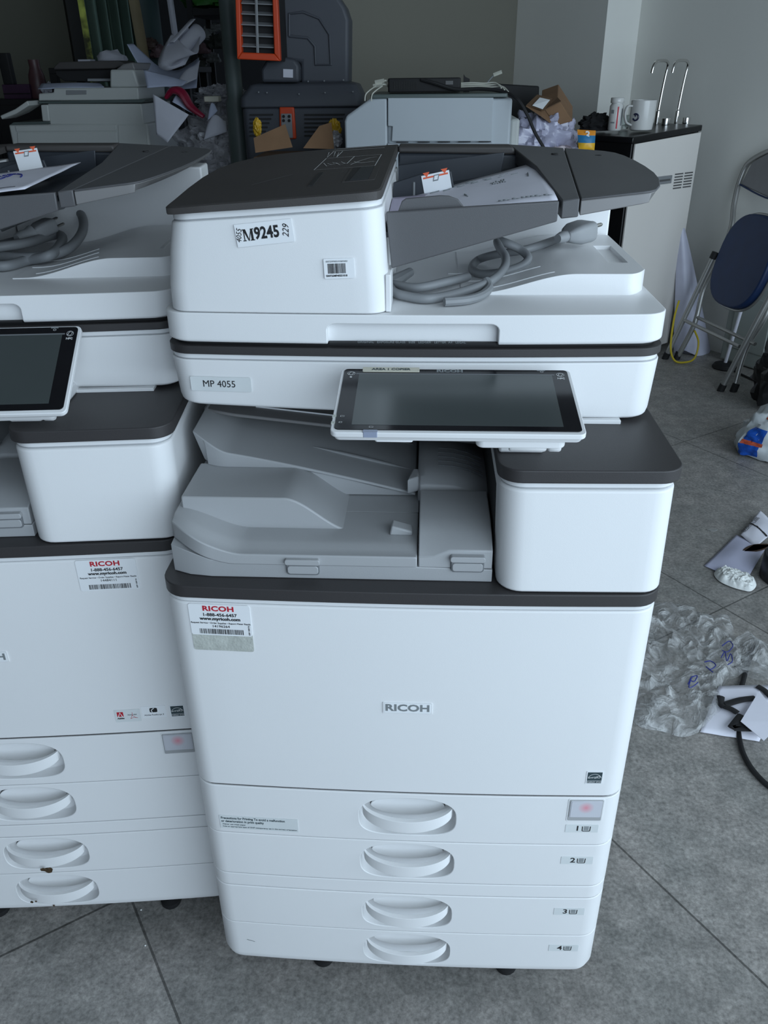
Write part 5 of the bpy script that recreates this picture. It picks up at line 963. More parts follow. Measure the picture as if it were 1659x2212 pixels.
q = MB(); q.add([aZ(1600, 1558, 0.034), aZ(1640, 1492, 0.036), aZ(1690, 1560, 0.034), aZ(1650, 1600, 0.030)], [(0, 1, 2, 3)], 'paper'); o_ = q.build('paper_scrap', smooth=False); md = o_.modifiers.new('t', 'SOLIDIFY'); md.thickness = 0.001; tag(o_, 'folded white paper corner overlapping the arrow drawing', 'paper'); 
q = MB(); q.tube(catmull([(0.87, 0.93, 0.008), (0.83, 0.86, 0.007), (0.80, 0.80, 0.007), (0.76, 0.72, 0.006), (0.735, 0.64, 0.006), (0.722, 0.585, 0.006), (0.718, 0.54, 0.006), (0.725, 0.495, 0.006), (0.745, 0.455, 0.006), (0.79, 0.41, 0.006)], 8), 0.0058, 'blackm', n=10); tag(q.build('cable'), 'thick black cable running on the floor under the arrow paper', 'cable')
# ================================================================ BACKGROUND MACHINES
M['beige'] = mat('aged_white_plastic', (0.50, 0.52, 0.50), 0.45, noise=(3, 0.03)); M['blueg'] = mat('blue_grey_plastic', (0.42, 0.46, 0.49), 0.45, noise=(3, 0.03))
M['slateblue'] = mat('slate_blue_plastic', (0.060, 0.066, 0.080), 0.55, noise=(4, 0.06)); M['orange'] = mat('orange_plastic', (0.60, 0.060, 0.012), 0.45, noise=(8, 0.06))
M['steel'] = mat('green_grey_paint', (0.085, 0.110, 0.105), 0.45, noise=(5, 0.1)); M['creamc'] = mat('cream_cable', (0.55, 0.55, 0.48), 0.5, noise=(20, 0.05))
# --- copier in the middle distance
Y0 = 2.5
def mk(u, v, y=Y0): p = aY(u, v, y); return p.x, p.z
rc = thing('office_copier', 'blue-grey copier with dark top further back, black router on it', 'copier', (0.0, Y0, 0))
def rxz(poly, y0, y1, m, name, bev=0.006): q = MB(); q.xz([(mk(u, v)[0], mk(u, v)[1]) for u, v in poly], y0, y1, m); return q.build(name, rc, bevel=bev, seg=3)
xl, xr = mk(745, 300)[0], mk(1103, 300)[0]
xsh = mk(836, 211)[0]
q = MB(); q.xz([(xl, 0.05), (mk(838, 300)[0], 0.05), (mk(838, 211)[0] - 0.003, mk(838, 211)[1]), (mk(800, 213)[0], mk(800, 213)[1]), (mk(748, 250)[0], mk(748, 250)[1]), (xl, mk(746, 262)[1])], 0.0, 0.50, 'blueg'); q.build('side_cover', rc, bevel=0.008, seg=3)
q = MB(); q.xz([(mk(846, 300)[0], mk(846, 305)[1]), (mk(1062, 300)[0], mk(1064, 305)[1]), (mk(1066, 211)[0], mk(1066, 211)[1]), (mk(838, 211)[0], mk(838, 211)[1]), (mk(838, 272)[0], mk(838, 272)[1]), (mk(848, 273)[0], mk(848, 273)[1])], -0.004, 0.02, 'blueg'); q.build('front_cover', rc, bevel=0.002)
q = MB(); q.box(xsh, xr, 0.012, 0.50, 0.05, mk(1090, 212)[1], 'blueg'); q.build('body', rc, bevel=0.010, seg=3)
q = MB(); q.box(xsh, mk(1064, 300)[0], -0.004, 0.014, 0.05, mk(900, 309)[1], 'blueg'); q.build('lower_cover', rc, bevel=0.003)
q = MB(); q.box(xr, xr + 0.035, 0.05, 0.46, 0.05, 1.16, 'beige'); q.build('right_cover', rc, bevel=0.01, seg=3)
q = MB(); zt0 = mk(900, 211)[1]; q.prism(rrect(mk(800, 211)[0], mk(1098, 211)[0], -0.004, 0.50, 0.012), zt0 - 0.002, zt0 + 0.012, 'steel'); q.build('top_panel', rc, bevel=0.003)
for u in (856, 902, 946, 990, 1034): 
    x0 = mk(u, 305)[0]; q = MB(); q.box(x0, x0 + 0.045, -0.0055, 0.0, mk(900, 307)[1] - 0.001, mk(900, 307)[1] + 0.0015, 'gap'); q.build('seam_slot', rc)
def rel_y(dy): return Y0 + dy
zt1 = zt0 + 0.012
ro = thing('router', 'black network router box lying on the middle copier', 'router', (0, Y0 + 0.05, zt1))
x0, x1 = aY(838, 190, Y0 + 0.06).x, aY(995, 190, Y0 + 0.06).x
q = MB(); q.prism(rrect(x0, x1, 0.01, 0.16, 0.008), 0.004, 0.050, 'blackm'); q.build('body', ro, bevel=0.004, seg=3)
for k in range(14): q = MB(); xx = x0 + 0.022 + k * 0.0062; q.box(xx, xx + 0.003, 0.0085, 0.011, 0.014, 0.040, 'gap'); q.build('vent_slot', ro)
q = MB(); q.text('NETWORK', 0.010, 'inkg', Matrix.Translation((x1 - 0.045, 0.0095, 0.035)) @ Matrix.Rotation(PI / 2, 4, 'X')); q = MB(); q.box(x1 - 0.055, x1 - 0.028, 0.008, 0.011, 0.028, 0.040, 'vent'); q.build('badge', ro)
ad = aY(1007, 188, Y0 + 0.1); q = MB(); q.xz([(ad.x - 0.010, zt1 + 0.002), (ad.x + 0.012, zt1 + 0.002), (ad.x + 0.012, zt1 + 0.045), (ad.x - 0.004, zt1 + 0.052), (ad.x - 0.010, zt1 + 0.06)], Y0 + 0.10, Y0 + 0.12, 'blackm'); tag(q.build('bracket'), 'small black bracket standing right of the router', 'bracket')
def cab(name, pts, r, m, label, k=8): q = MB(); q.tube(catmull(pts, k), r, m, n=8); return tag(q.build(name), label, 'cable')
zc = zt1 + 0.006
cab('power_cable', [aY(910, 172, Y0 + 0.055), aY(940, 180, Y0 + 0.045), aY(985, 193, Y0 + 0.045), aY(1040, 192, Y0 + 0.04), aY(1085, 198, Y0 + 0.02), aY(1118, 215, Y0 - 0.02), aY(1140, 250, Y0 - 0.03), aY(1155, 285, Y0 - 0.03), aY(1175, 320, Y0 - 0.03), aY(1190, 350, Y0 - 0.03)], 0.0062, 'blackm', 'black power cable arching from the router down the copier side')
for i, (v, e) in enumerate(((180, 1045), (184, 1052), (188, 1060))):
    cab('network_cable', [aY(996, v, Y0 + 0.10), aY(1020, v - 1, Y0 + 0.10), aY(e, v, Y0 + 0.10), aY(e + 25, v - 1, Y0 + 0.09), aY(e + 38, v + 10, Y0 + 0.06)], 0.0026, 'creamc', ('upper', 'middle', 'lower')[i] + 'most of three cream network cables running right of the router'.replace('most', 'most' if i != 1 else ' one', 1), 5)
cab('network_cable', [aY(1050, 182, Y0 + 0.10), aY(1058, 172, Y0 + 0.10), aY(1066, 163, Y0 + 0.10)], 0.0022, 'inkg', 'grey cable end with clear plug sticking up right of the router', 5)
q = MB(); q.tube([aY(1066, 162, Y0 + 0.10), aY(1084, 155, Y0 + 0.10)], 0.006, 'creamc', n=4); tag(q.build('cable_plug'), 'clear network plug on the upright grey cable end', 'plug')
for (u, v, lb) in ((810, 178, 'upper'), (806, 186, 'lower')):
    q = MB(); q.tube([aY(u, v, Y0 + 0.07), aY(u + 20, v - 4, Y0 + 0.07)], 0.0065, 'creamc', n=4); q.tube(catmull([aY(u + 20, v - 4, Y0 + 0.07), aY(u + 28, v - 3, Y0 + 0.08), aY(u + 34, v + 2, Y0 + 0.09)], 4), 0.003, 'creamc', n=6); tag(q.build('cable_plug'), lb + ' cream network plug left of the router', 'plug')
for du_ in (0, 14): cab('network_cable', [aY(812 + du_, 186, Y0 + 0.05), aY(800 + du_, 194, Y0 + 0.0), aY(790 + du_, 204, Y0 - 0.02), aY(788 + du_, 218, Y0 - 0.022)], 0.0022, 'creamc', ('outer' if du_ == 0 else 'inner') + ' thin pale cable hanging over the middle copier left edge', 5)
# --- copier at the far left
Y1 = 3.6
def mk1(u, v): p = aY(u, v, Y1); return p.x, p.z
lc = thing('multifunction_printer', 'old white office printer with black feeder tray at far left', 'printer', (mk1(200, 300)[0], Y1, 0)); ox = mk1(200, 300)[0]
def L(poly, y0, y1, m, name, bev=0.006, par=None): q = MB(); q.xz([(mk1(u, v)[0] - ox, mk1(u, v)[1]) for u, v in poly], y0, y1, m); return q.build(name, par or lc, bevel=bev, seg=3)
xa, xb = mk1(22, 290)[0] - ox, mk1(330, 290)[0] - ox
q = MB(); q.box(xa, xb - 0.02, 0.0, 0.55, 0.04, mk1(100, 268)[1], 'beige'); q.build('body', lc, bevel=0.01, seg=3)
L([(40, 330), (255, 330), (252, 286), (38, 286)], -0.004, 0.02, 'beige', 'paper_drawer', 0.002); L([(36, 284), (252, 283), (250, 270), (33, 272)], -0.004, 0.02, 'beige', 'front_cover', 0.002); L([(258, 330), (318, 330), (316, 270), (255, 270)], -0.004, 0.02, 'beige', 'side_cover', 0.002)
L([(108, 270), (312, 270), (305, 224), (102, 224)], 0.0, 0.50, 'beige', 'upper_body'); L([(92, 262), (108, 262), (104, 226), (88, 226)], -0.004, 0.3, 'beige', 'scanner_support')
L([(22, 270), (108, 268), (108, 262), (30, 264)], -0.006, 0.4, 'steel', 'output_shelf', 0.002)
L([(84, 224), (308, 222), (318, 214), (84, 219)], -0.004, 0.52, 'steel', 'glass_frame', 0.002)
L([(83, 218), (300, 216), (298, 189), (116, 190), (115, 200), (83, 202)], 0.0, 0.45, 'beige', 'scanner_lid')
L([(143, 205), (187, 204), (187, 195), (143, 195)], -0.003, 0.006, 'handleg', 'finger_grip', 0.002)
L([(234, 190), (298, 189), (286, 150), (234, 150)], 0.02, 0.40, 'beige', 'feeder_housing', 0.010); L([(240, 152), (286, 152), (280, 134), (258, 138)], 0.05, 0.36, 'ext', 'feeder_cover', 0.008)
L([(118, 176), (233, 178), (233, 150), (96, 152), (100, 164)], 0.12, 0.14, 'blackm', 'feeder_tray', 0.004); L([(98, 150), (232, 148), (258, 138), (240, 130), (110, 133), (98, 144)], 0.10, 0.32, 'lid', 'feeder_top', 0.004)
L([(172, 176), (233, 176), (233, 170), (172, 170)], 0.10, 0.12, 'handleg', 'tray_bar', 0.002)
q = MB()
pp = [(mk1(u, v)[0] - ox, mk1(u, v)[1]) for u, v in ((20, 248), (52, 234), (78, 216), (82, 226), (54, 244), (24, 256))]; q.xz(pp, -0.10, 0.05, 'beige'); q.build('control_panel', lc, bevel=0.004)
for u in (290, 302):
    q = MB(); a_, b_ = aY(u, 176, Y1 + 0.12), aY(u + 4, 205, Y1 + 0.10); q.tube([a_ - Vector((ox, Y1, 0)), b_ - Vector((ox, Y1, 0))], 0.010, 'beige', n=8); q.build('hinge_arm', lc)
O_ = Vector((0, 0, 0))
def sh4(uvy, mt, label, name='paper_sheet', bulge=0.02, cat='paper', group=None): return sheet(name, [aY(*p) for p in uvy], mt, label=label, bulge=bulge, cat=cat, group=group)
M['paperb'] = mat('paper_shade_blue', (0.50, 0.55, 0.70), 0.7, noise=(8, 0.08)); M['paperg'] = mat('paper_grey', (0.60, 0.61, 0.68), 0.7, noise=(6, 0.08))
sh4([(82, 192, 3.60), (225, 188, 3.62), (215, 178, 3.75), (90, 180, 3.75)], 'paperb', 'stack of pale blue sheets on the old printer scanner lid', 'paper_stack', 0.01)
crumple('paper_wad', (aY(240, 118, 4.32).x, 4.32, 1.392), 0.085, 0.06, 0.045, 'paperg', 'crumpled grey paper lying behind the old printer feeder', 'paper', seed=31, amp=0.3, nu=16, nv=8, flat=True)
q = MB(); p_ = aY(183, 122, 4.3); q.box(p_.x - 0.035, p_.x + 0.035, 4.28, 4.36, 1.355, 1.395, 'paperg'); q.box(p_.x - 0.03, p_.x + 0.03, 4.278, 4.28, 1.366, 1.374, 'blackm'); tag(q.build('component_box', bevel=0.002), 'small grey component box behind the old printer feeder', 'box')
bk = thing('work_bench', 'dark bench behind the old printer carrying paper and parts', 'bench', (-1.75, 4.34, 0)); q = MB(); q.box(-0.35, 0.45, -0.12, 0.35, 1.325, 1.355, 'darkbox'); q.build('bench_top', bk, bevel=0.003)
for dx, dy in ((-0.33, -0.1), (0.41, -0.1), (-0.33, 0.31), (0.41, 0.31)): q = MB(); q.box(dx - 0.02, dx + 0.02, dy - 0.02, dy + 0.02, 0, 1.325, 'darkbox'); q.build('leg', bk)
# --- waste paper heap on a table behind
tb = thing('table', 'dark table buried under waste paper left of the steel post', 'table', (-1.05, 3.75, 0)); q = MB(); q.box(-0.27, 0.14, -0.35, 0.40, 0.86, 0.89, 'darkbox'); q.build('table_top', tb, bevel=0.003)
for dx, dy in ((-0.24, -0.32), (0.11, -0.32), (-0.24, 0.37), (0.11, 0.37)): q = MB(); q.box(dx - 0.02, dx + 0.02, dy - 0.02, dy + 0.02, 0, 0.86, 'darkbox'); q.build('leg', tb)
crumple('plastic_bag', (-1.06, 3.72, 1.00), 0.20, 0.22, 0.17, 'haze', 'large hazy plastic bag of waste in the middle of the paper heap', 'bag', seed=41, amp=0.35, fold=0.3, s=3)
crumple('plastic_bag', (-1.00, 3.42, 0.96), 0.15, 0.09, 0.11, 'haze', 'hazy grey plastic bag at the foot of the paper heap', 'bag', seed=45, amp=0.4, fold=0.35, s=3.4)
crumple('plastic_bag', (-1.03, 3.72, 1.21), 0.13, 0.12, 0.06, 'haze', 'small hazy bag on the heap right below the rolled paper', 'bag', seed=48, amp=0.4, fold=0.4, s=3.4)
def curved_sheet(name, P0, P1, mt, label, k=10, cat='paper'):
    """sheet between two measured rails, each a list of points"""
    A_ = catmull(P0, 5); B_ = catmull(P1, 5); n = min(len(A_), len(B_)); q = MB()
    q.grid(lambda u, v: A_[min(n - 1, int(round(u * (n - 1))))].lerp(B_[min(n - 1, int(round(u * (n - 1))))], v), n - 1, 6, mt); o = q.build(name); md = o.modifiers.new('t', 'SOLIDIFY'); md.thickness = 0.002; return tag(o, label, cat)
curved_sheet('paper_sheet', [aY(274, 96, 3.9), aY(300, 140, 3.85), (aY(335, 172, 3.8)), aY(375, 192, 3.75), aY(425, 190, 3.7)], [aY(288, 95, 4.0), aY(315, 120, 3.98), aY(345, 145, 3.95), aY(385, 152, 3.95), aY(430, 125, 3.95)], 'paperb', 'long curled blue-grey sheet sweeping down behind the old printer')
curved_sheet('rolled_paper', [aY(370, 75, 3.80), aY(350, 110, 3.74), aY(342, 140, 3.70), aY(362, 152, 3.70), aY(400, 140, 3.72)], [aY(372, 73, 3.80), aY(400, 100, 3.66), aY(425, 115, 3.64), aY(430, 95, 3.72), aY(432, 78, 3.85)], 'paperg', 'big loosely rolled sheet on top of the paper heap')
q = MB(); c_ = aY(405, 92, 3.82); d_ = (aY(430, 70, 3.95) - aY(372, 135, 3.75)).normalized()
sp = []; R = d_.to_track_quat('Z', 'Y').to_matrix()
for k in range(40): t = k / 39 * 2.6 * PI; r = 0.030 + 0.032 * k / 39; sp.append(Vector((r * math.cos(t), r * math.sin(t), 0)))
q.grid(lambda u, v: c_ + R @ (sp[int(u * 39)] + Vector((0, 0, -0.10 + 0.20 * v))), 39, 4, 'paperg'); o_ = q.build('rolled_paper'); o_.modifiers.new('t', 'SOLIDIFY').thickness = 0.0015; tag(o_, 'small spiral paper roll showing its end, highest thing on the heap', 'paper')
sh4([(370, 196, 3.62), (385, 180, 3.70), (432, 130, 3.72), (425, 170, 3.62)], 'paperg', 'corrugated sheet hanging under the rolled paper on the heap', bulge=0.03)
sh4([(318, 190, 3.50), (395, 185, 3.50), (405, 176, 3.56), (310, 150, 3.57)], 'paperb', 'pale sheet lying flat behind the old printer housing', bulge=0.01)
sh4([(362, 308, 3.32), (408, 248, 3.34), (330, 203, 3.36), (338, 290, 3.34)], 'paperg', 'flat square sheet of pale paper leaning beside the old printer', bulge=0.006)
sh4([(372, 220, 3.42), (415, 245, 3.42), (412, 236, 3.46), (380, 205, 3.46)], 'paperb', 'blue-grey envelope behind the square leaning sheet', bulge=0.006)
M['crimson'] = mat('crimson_film', (0.30, 0.010, 0.045), 0.35, noise=(14, 0.3), bump=0.6, bscale=30)
q = MB(); q.tube(catmull([aY(358, 212, 3.44), aY(372, 196, 3.44), aY(392, 200, 3.43), (aY(412, 230, 3.42)), aY(440, 252, 3.41)], 6), [0.012 + 0.014 * math.sin(PI * k / 24) for k in range(25)], 'crimson', n=10, squash=(1.2, 0.7)); tag(q.build('plastic_wrapper'), 'crimson and white plastic wrapper arched over the waste heap', 'wrapper')
sh4([(448, 262, 3.40), (470, 240, 3.42), (462, 222, 3.45), (452, 240, 3.44)], 'paperb', 'curled blue sheet by the steel post, upper one', bulge=0.03)
sh4([(440, 302, 3.36), (490, 285, 3.36), (488, 262, 3.40), (450, 258, 3.40)], 'paperg', 'curled pale sheet by the steel post, lower one', bulge=0.05)
q = MB(); p_ = aY(455, 214, 3.45); q.box(p_.x - 0.03, p_.x + 0.04, 3.44, 3.50, p_.z - 0.012, p_.z + 0.012, 'tan'); tag(q.build('cardboard_piece', bevel=0.004), 'small cream block of card beside the steel post', 'card')
# --- steel post
a_ = aY(503, 150, 3.25)
st = thing('steel_post', 'grey-green steel post rising in front of the storeroom opening', 'post', (a_.x, 3.25, 0)); q = MB(); wpx = 0.030
q.lathe([(0.046, 0), (0.046, 1.20), (0.036, 1.22), (0.036, 2.99)], 'steel', 20); q.build('column', st, ang=40); q = MB(); q.lathe([(0.085, 0), (0.085, 0.012), (0.05, 0.014)], 'steel', 24); q.build('base_plate', st, ang=40)
# --- evaporative air cooler
YC = 3.05
def mc(u, v, y=YC): p = aY(u, v, y); return p.x, p.z
xc0 = mc(650, 300)[0]
co = thing('air_cooler', 'big slate-grey air cooler with orange louvre and curved duct', 'air cooler', (xc0, YC, 0))
def Kp(poly, y0, y1, m, name, bev=0.01, seg=3, par=None, y=YC): q = MB(); q.xz([(mc(u, v, y)[0] - xc0, mc(u, v, y)[1]) for u, v in poly], y0, y1, m); return q.build(name, par or co, bevel=bev, seg=seg)
xl_, xr_ = mc(527, 300)[0] - xc0, mc(782, 300)[0] - xc0
q = MB(); q.prism(rrect(xl_, xr_, 0.0, 0.26, 0.03), 0.03, mc(650, 232)[1], 'slateblue'); q.build('tank_body', co, bevel=0.01, seg=3)
q = MB(); z0_, z1_, z2_ = mc(650, 232)[1], mc(650, 205)[1], mc(650, 180)[1]
q.loft([z3(rrect(xl_ - 0.006, xr_ + 0.006, -0.01, 0.27, 0.03), z0_), z3(rrect(xl_ - 0.004, xr_ + 0.004, -0.008, 0.268, 0.03), z1_ - 0.01), z3(rrect(xl_ + 0.035, xr_ - 0.02, 0.02, 0.255, 0.03), z2_ - 0.005), z3(rrect(xl_ + 0.07, xr_ - 0.06, 0.04, 0.24, 0.03), z2_ + 0.004)], 'slateblue'); q.build('hood', co, bevel=0.006)
Kp([(645, 182), (750, 182), (751, 40), (742, 12), (722, -18), (690, -45), (600, -50), (604, 130), (645, 135)], 0.06, 0.24, 'slateblue', 'duct_elbow', 0.015, 4)
q = MB(); rail = [(625, 78), (625, 30), (655, 26), (690, 40), (712, 75), (715, 140), (682, 140), (680, 100), (665, 82), (625, 78)]
q.tube([(mc(u, v, YC + 0.06)[0] - xc0, 0.058, mc(u, v, YC + 0.06)[1]) for u, v in rail], 0.0055, 'slateblue', n=8); q.build('duct_rib', co)
Kp([(565, 178), (646, 178), (646, 142), (636, 128), (618, 124), (575, 130), (563, 150)], 0.0, 0.2, 'slateblue', 'motor_cover', 0.012)
Kp([(612, 167), (633, 168), (633, 150), (612, 149)], -0.004, 0.004, 'paperg', 'rating_label', 0.0)
fo = [(513, 128), (606, 132), (598, -40), (508, -45)]; fi = [(523, 113), (593, 116), (588, -30), (518, -32)]
cxz = lambda P_: [(mc(u, v, YC - 0.12)[0] - xc0, mc(u, v, YC - 0.12)[1]) for u, v in P_]
q = MB(); O4, I4 = cxz(fo), cxz(fi)
for i in range(4):
    j = (i + 1) % 4; q.loft([[(p[0], -0.09, p[1]) for p in (O4[i], O4[j], I4[j], I4[i])], [(p[0], -0.13, p[1]) for p in (O4[i], O4[j], I4[j], I4[i])]], 'orange')
q.build('louvre_frame', co, bevel=0.004)
q = MB(); q.loft([[(p[0], -0.09, p[1]) for p in O4], [(p[0], 0.12, p[1]) for p in O4]], 'blackm'); q.build('louvre_box', co)
for v in (-10, 9, 32, 55, 79, 102):
    q = MB(); a_, b_ = cxz([(521, v - 1)])[0], cxz([(591, v + 2)])[0]; q.loft([[(p[0], -0.118 + dy, p[1] + dz) for dy, dz in ((0, 0), (0.03, 0.012), (0.03, 0.014), (0, 0.003))] for p in (a_, b_)], 'handleg'); q.build('louvre_slat', co)
q = MB(); a_, b_ = cxz([(556, 114)])[0], cxz([(552, -30)])[0]; q.tube([(a_[0], -0.115, a_[1]), (b_[0], -0.115, b_[1])], 0.006, 'handleg', n=6); q.build('louvre_mullion', co)
Kp([(605, 300), (641, 300), (636, 231), (604, 231)], -0.012, 0.002, 'orange', 'control_frame', 0.006); Kp([(609, 298), (634, 298), (631, 245), (608, 245)], -0.016, -0.010, 'handleg', 'control_plate', 0.003)
for u, v in ((614, 251), (626, 251), (614, 260), (626, 260)): 
    x_, z_ = mc(u, v); q = MB(); q.lathe([(0.006, 0), (0.006, 0.004)], 'blackm', 12, Matrix.Translation((x_ - xc0, -0.016, z_)) @ Matrix.Rotation(PI / 2, 4, 'X')); q.build('control_knob', co)
for k in range(6):
    for (ua, ub) in ((540, 590), (658, 745)):
        v = 248 + k * 9; x0, z0 = mc(ua, v); x1 = mc(ub - 4 * k, v)[0]; q = MB(); q.box(x0 - xc0, x1 - xc0, -0.006, 0.002, z0 - 0.003, z0 + 0.003, 'gap'); q.build('intake_slot', co)
for u, v in ((560, 199), (578, 200), (647, 203), (703, 200), (763, 198), (663, 176), (698, 175), (740, 173)):
    x_, z_ = mc(u, v); q = MB(); q.lathe([(0.003, 0), (0.003, 0.006)], 'inkg', 8, Matrix.Translation((x_ - xc0, -0.008 if v > 190 else 0.045, z_)) @ Matrix.Rotation(PI / 2, 4, 'X')); q.build('screw', co)
# --- open carton behind the front copier
YK = 2.62
kx = aY(640, 320, YK); cb = thing('open_carton', 'brown open cardboard carton with raised flaps in front of the air cooler', 'box', (kx.x, YK, 0)); q = MB()
q.box(-0.17, 0.17, 0.0, 0.27, 0.003, 1.03, 'cartondk'); q.build('box_body', cb, bevel=0.003)
for P_ in ([(552, 330), (632, 318), (616, 268), (548, 298)], [(655, 320), (722, 322), (716, 264), (690, 272)]):
    q = MB(); q.xz([(aY(u, v, YK - 0.01).x - kx.x, aY(u, v, YK - 0.01).z) for u, v in P_], -0.012, -0.008, 'carton'); q.build('flap', cb)
M['yellow'] = mat('yellow_plastic', (0.60, 0.36, 0.02), 0.45, noise=(20, 0.15))
p_ = aY(556, 276, 2.78); crumple('plastic_wad', (p_.x, 2.78, p_.z), 0.016, 0.016, 0.032, 'yellow', 'small yellow plastic wad above the left carton flap', 'wad', seed=61, flat=False)
p_ = aY(722, 280, 2.78); crumple('plastic_wad', (p_.x, 2.78, p_.z), 0.026, 0.02, 0.036, 'yellow', 'yellow plastic wad between right carton flap and blue-grey copier', 'wad', seed=63, flat=False)
p_ = aY(722, 302, 2.72); crumple('plastic_wad', (p_.x, 2.72, p_.z), 0.03, 0.02, 0.03, 'haze', 'pale film wad below the right yellow wad', 'wad', seed=64, flat=False)
# --- storeroom things
M['curtain'] = mat('green_grey_curtain', (0.16, 0.24, 0.19), 0.8, noise=(3, 0.15)); 
cu0, cu1 = acoord(afar(193, 60, 6.1)), acoord(afar(295, 60, 6.1)); cur = thing('curtain', 'green-grey curtain hanging in folds beside the storeroom window', 'curtain', ab((cu0 + cu1) / 2, 6.1, 0), math.radians(35))
hw_ = (cu1 - cu0) / 2; q = MB(); q.grid(lambda u, v: Vector((-hw_ + 2 * hw_ * u, 0.045 * math.sin(u * 2 * PI * 4.5 + 0.6) + 0.012 * math.sin(u * 50), 0.1 + 2.8 * v)), 120, 2, 'curtain'); o_ = q.build('drape', cur); o_.modifiers.new('t', 'SOLIDIFY').thickness = 0.004
q = MB(); q.tube([(-hw_ - 0.05, 0, 2.92), (hw_ + 0.05, 0, 2.92)], 0.012, 'frame', n=8); q.build('rail', cur)
def far_tube(name, u0, v0, u1, v1, bb, r, m, label, cat, sq=(1, 1)):
    a_, b_ = afar(u0, v0, bb), afar(u1, v1, bb); d_ = b_ - a_; top = a_ - d_ * ((a_.z - 2.9) / d_.z) * 1.0; bot = a_ + d_ * ((0.0 - a_.z) / d_.z)
    q = MB(); q.tube([bot, top], r, m, n=8, squash=sq); return tag(q.build(name), label, cat)
M['wood'] = mat('pale_wood', (0.22, 0.18, 0.10), 0.7, noise=(6, 0.2))
far_tube('wooden_board', 290, 5, 308, 105, 4.9, 0.035, 'wood', 'pale wooden board standing beside the curtain', 'board', (1, 0.4))
far_tube('white_pole', 368, 5, 376, 62, 4.9, 0.020, 'paperg', 'thin whitish pole standing in the dark storeroom', 'pole')
far_tube('teal_panel', 318, 5, 330, 100, 5.0, 0.075, mat('teal_board', (0.02, 0.045, 0.045), 0.6, noise=(5, 0.2)), 'narrow dark teal board leaning right of the wooden board', 'board', (1, 0.25))
shf = thing('shelf_rack', 'dark shelf rack in the storeroom carrying green bag and clutter', 'shelf', (-1.22, 4.85, 0))
for z_ in (1.10, 1.62): q = MB(); q.box(-0.20, 0.75, -0.1, 0.35, z_, z_ + 0.035, 'wood' if z_ < 1.3 else 'darkbox'); q.build('shelf_board', shf, bevel=0.002)
for dx, dy in ((-0.19, -0.09), (0.73, -0.09), (-0.19, 0.34), (0.73, 0.34)): q = MB(); q.box(dx - 0.015, dx + 0.015, dy - 0.015, dy + 0.015, 0, 2.3, 'darkbox'); q.build('upright', shf)
M['greenb'] = mat('green_film', (0.03, 0.16, 0.02), 0.5, noise=(8, 0.35)); 
rr_ = random.Random(4)
def fy(u, v, y): return aY(u, v, y)
p_ = fy(452, 45, 4.9); crumple('plastic_bag', (p_.x, 4.95, 1.655 + 0.085), 0.16, 0.12, 0.12, 'greenb', 'bright green plastic bag on the upper storeroom shelf', 'bag', seed=71)
cl_m = [mat('clutter_%s' % n_, c_, 0.6, noise=(14, 0.35)) for n_, c_ in (('grey', (0.16, 0.17, 0.17)), ('brown', (0.09, 0.06, 0.05)), ('pink', (0.16, 0.10, 0.11)), ('dark', (0.03, 0.035, 0.03)))]
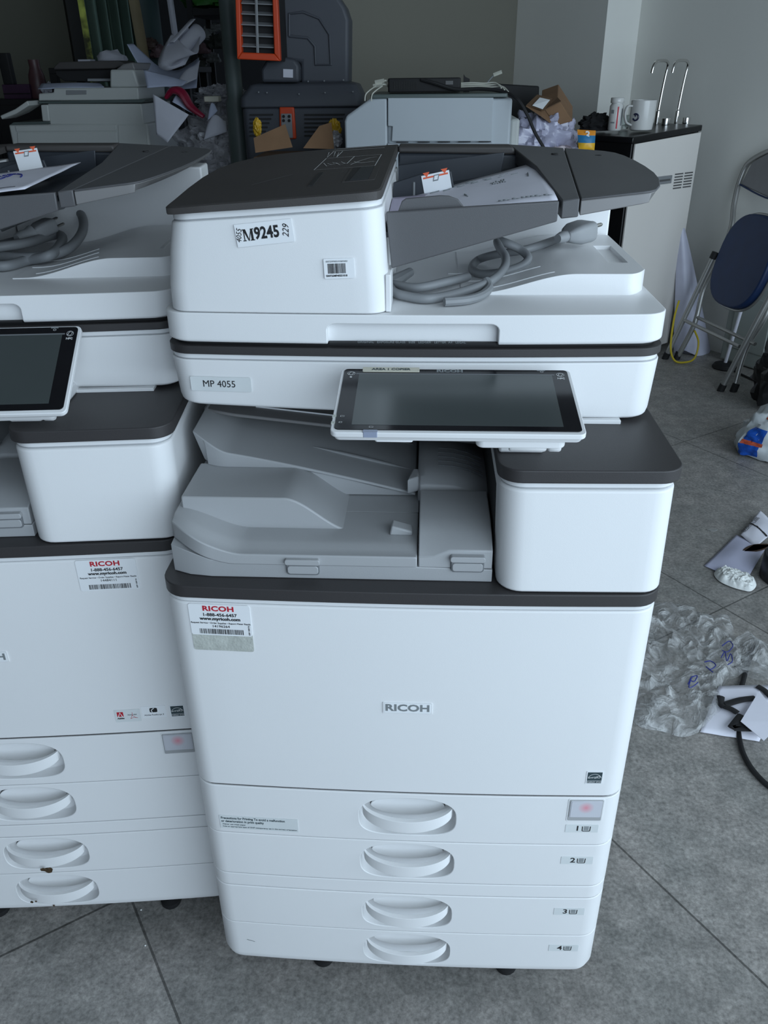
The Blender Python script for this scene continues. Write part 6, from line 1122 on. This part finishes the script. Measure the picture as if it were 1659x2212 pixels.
for i, (u, v, w_, mt_, lb) in enumerate(((322, 98, 0.05, 1, 'brown crumpled pouch on the shelf, leftmost of the clutter'), (345, 115, 0.055, 2, 'dull pink wad on the lower storeroom shelf'), (440, 108, 0.045, 2, 'pinkish flower-like wad right of the paper roll'), (447, 78, 0.05, 0, 'grey crumpled pouch under the green bag'), (465, 95, 0.06, 3, 'dark wad next to the steel post on the shelf'), (462, 128, 0.04, 0, 'small grey wad at the shelf edge near the post'), (430, 135, 0.05, 3, 'dark lump on the shelf left of the small grey wad'), (468, 62, 0.035, 0, 'little pale wad just below the green bag corner'))):
    p_ = fy(u, v, 4.86); crumple('clutter_wad', (p_.x, 4.86, max(1.137 + w_ * 0.55, p_.z)), w_, w_ * 0.8, w_ * 0.8, cl_m[mt_], lb, 'wad', seed=80 + i, amp=0.5, nu=22, nv=12, flat=True)
# left edge clutter on a dark cabinet
cabL = thing('cupboard', 'dark cupboard at far left carrying a purple box and bottle', 'cupboard', (-2.55, 4.35, 0)); q = MB(); q.box(-0.35, 0.40, 0, 0.3, 0.02, 1.20, 'darkbox'); q.build('body', cabL, bevel=0.004)
for x0 in (-0.34, 0.045): q = MB(); q.box(x0, x0 + 0.365, -0.012, 0.0, 0.05, 1.17, 'darkbox'); q.build('door', cabL, bevel=0.003)
M['purple'] = mat('purple_carton', (0.045, 0.015, 0.045), 0.6, noise=(12, 0.2))
a_, b_ = aY(8, 205, 4.40), aY(62, 182, 4.40); q = MB(); q.box(a_.x, b_.x, 4.40, 4.55, 1.20, max(b_.z, 1.27), 'purple'); q.box(a_.x, b_.x, 4.395, 4.4, 1.225, 1.23, 'blackm'); tag(q.build('carton', bevel=0.003), 'flat purple carton on the far left cupboard', 'box')
a_ = aY(18, 155, 4.48); q = MB(); zt_ = max(b_.z, 1.27); q.loft([z3(rrect(a_.x - 0.032, a_.x + 0.032, 4.45, 4.50, 0.01), zt_), z3(rrect(a_.x - 0.036, a_.x + 0.028, 4.45, 4.50, 0.01), zt_ + 0.16)], 'blackm'); tag(q.build('speaker', bevel=0.003), 'small upright black speaker standing on the purple carton', 'speaker')
M['pinkt'] = mat('pink_jug', (0.10, 0.045, 0.05), 0.4, noise=(8, 0.2)); a_ = aY(70, 180, 4.42)
q = MB(); q.lathe([(0.050, 0), (0.055, 0.01), (0.045, 0.12), (0.030, 0.16), (0.032, 0.20), (0.022, 0.20)], 'pinkt', 20, Matrix.Translation((a_.x + 0.01, 4.47, 1.20))); tag(q.build('plastic_jug', ang=45), 'dull pink plastic jug right of the purple carton', 'jug')
crumple('paper_wad', (a_.x + 0.11, 4.44, 1.235), 0.07, 0.05, 0.045, 'paperg', 'grey crumpled paper on the cupboard beside the pink jug', 'paper', seed=90, amp=0.4)
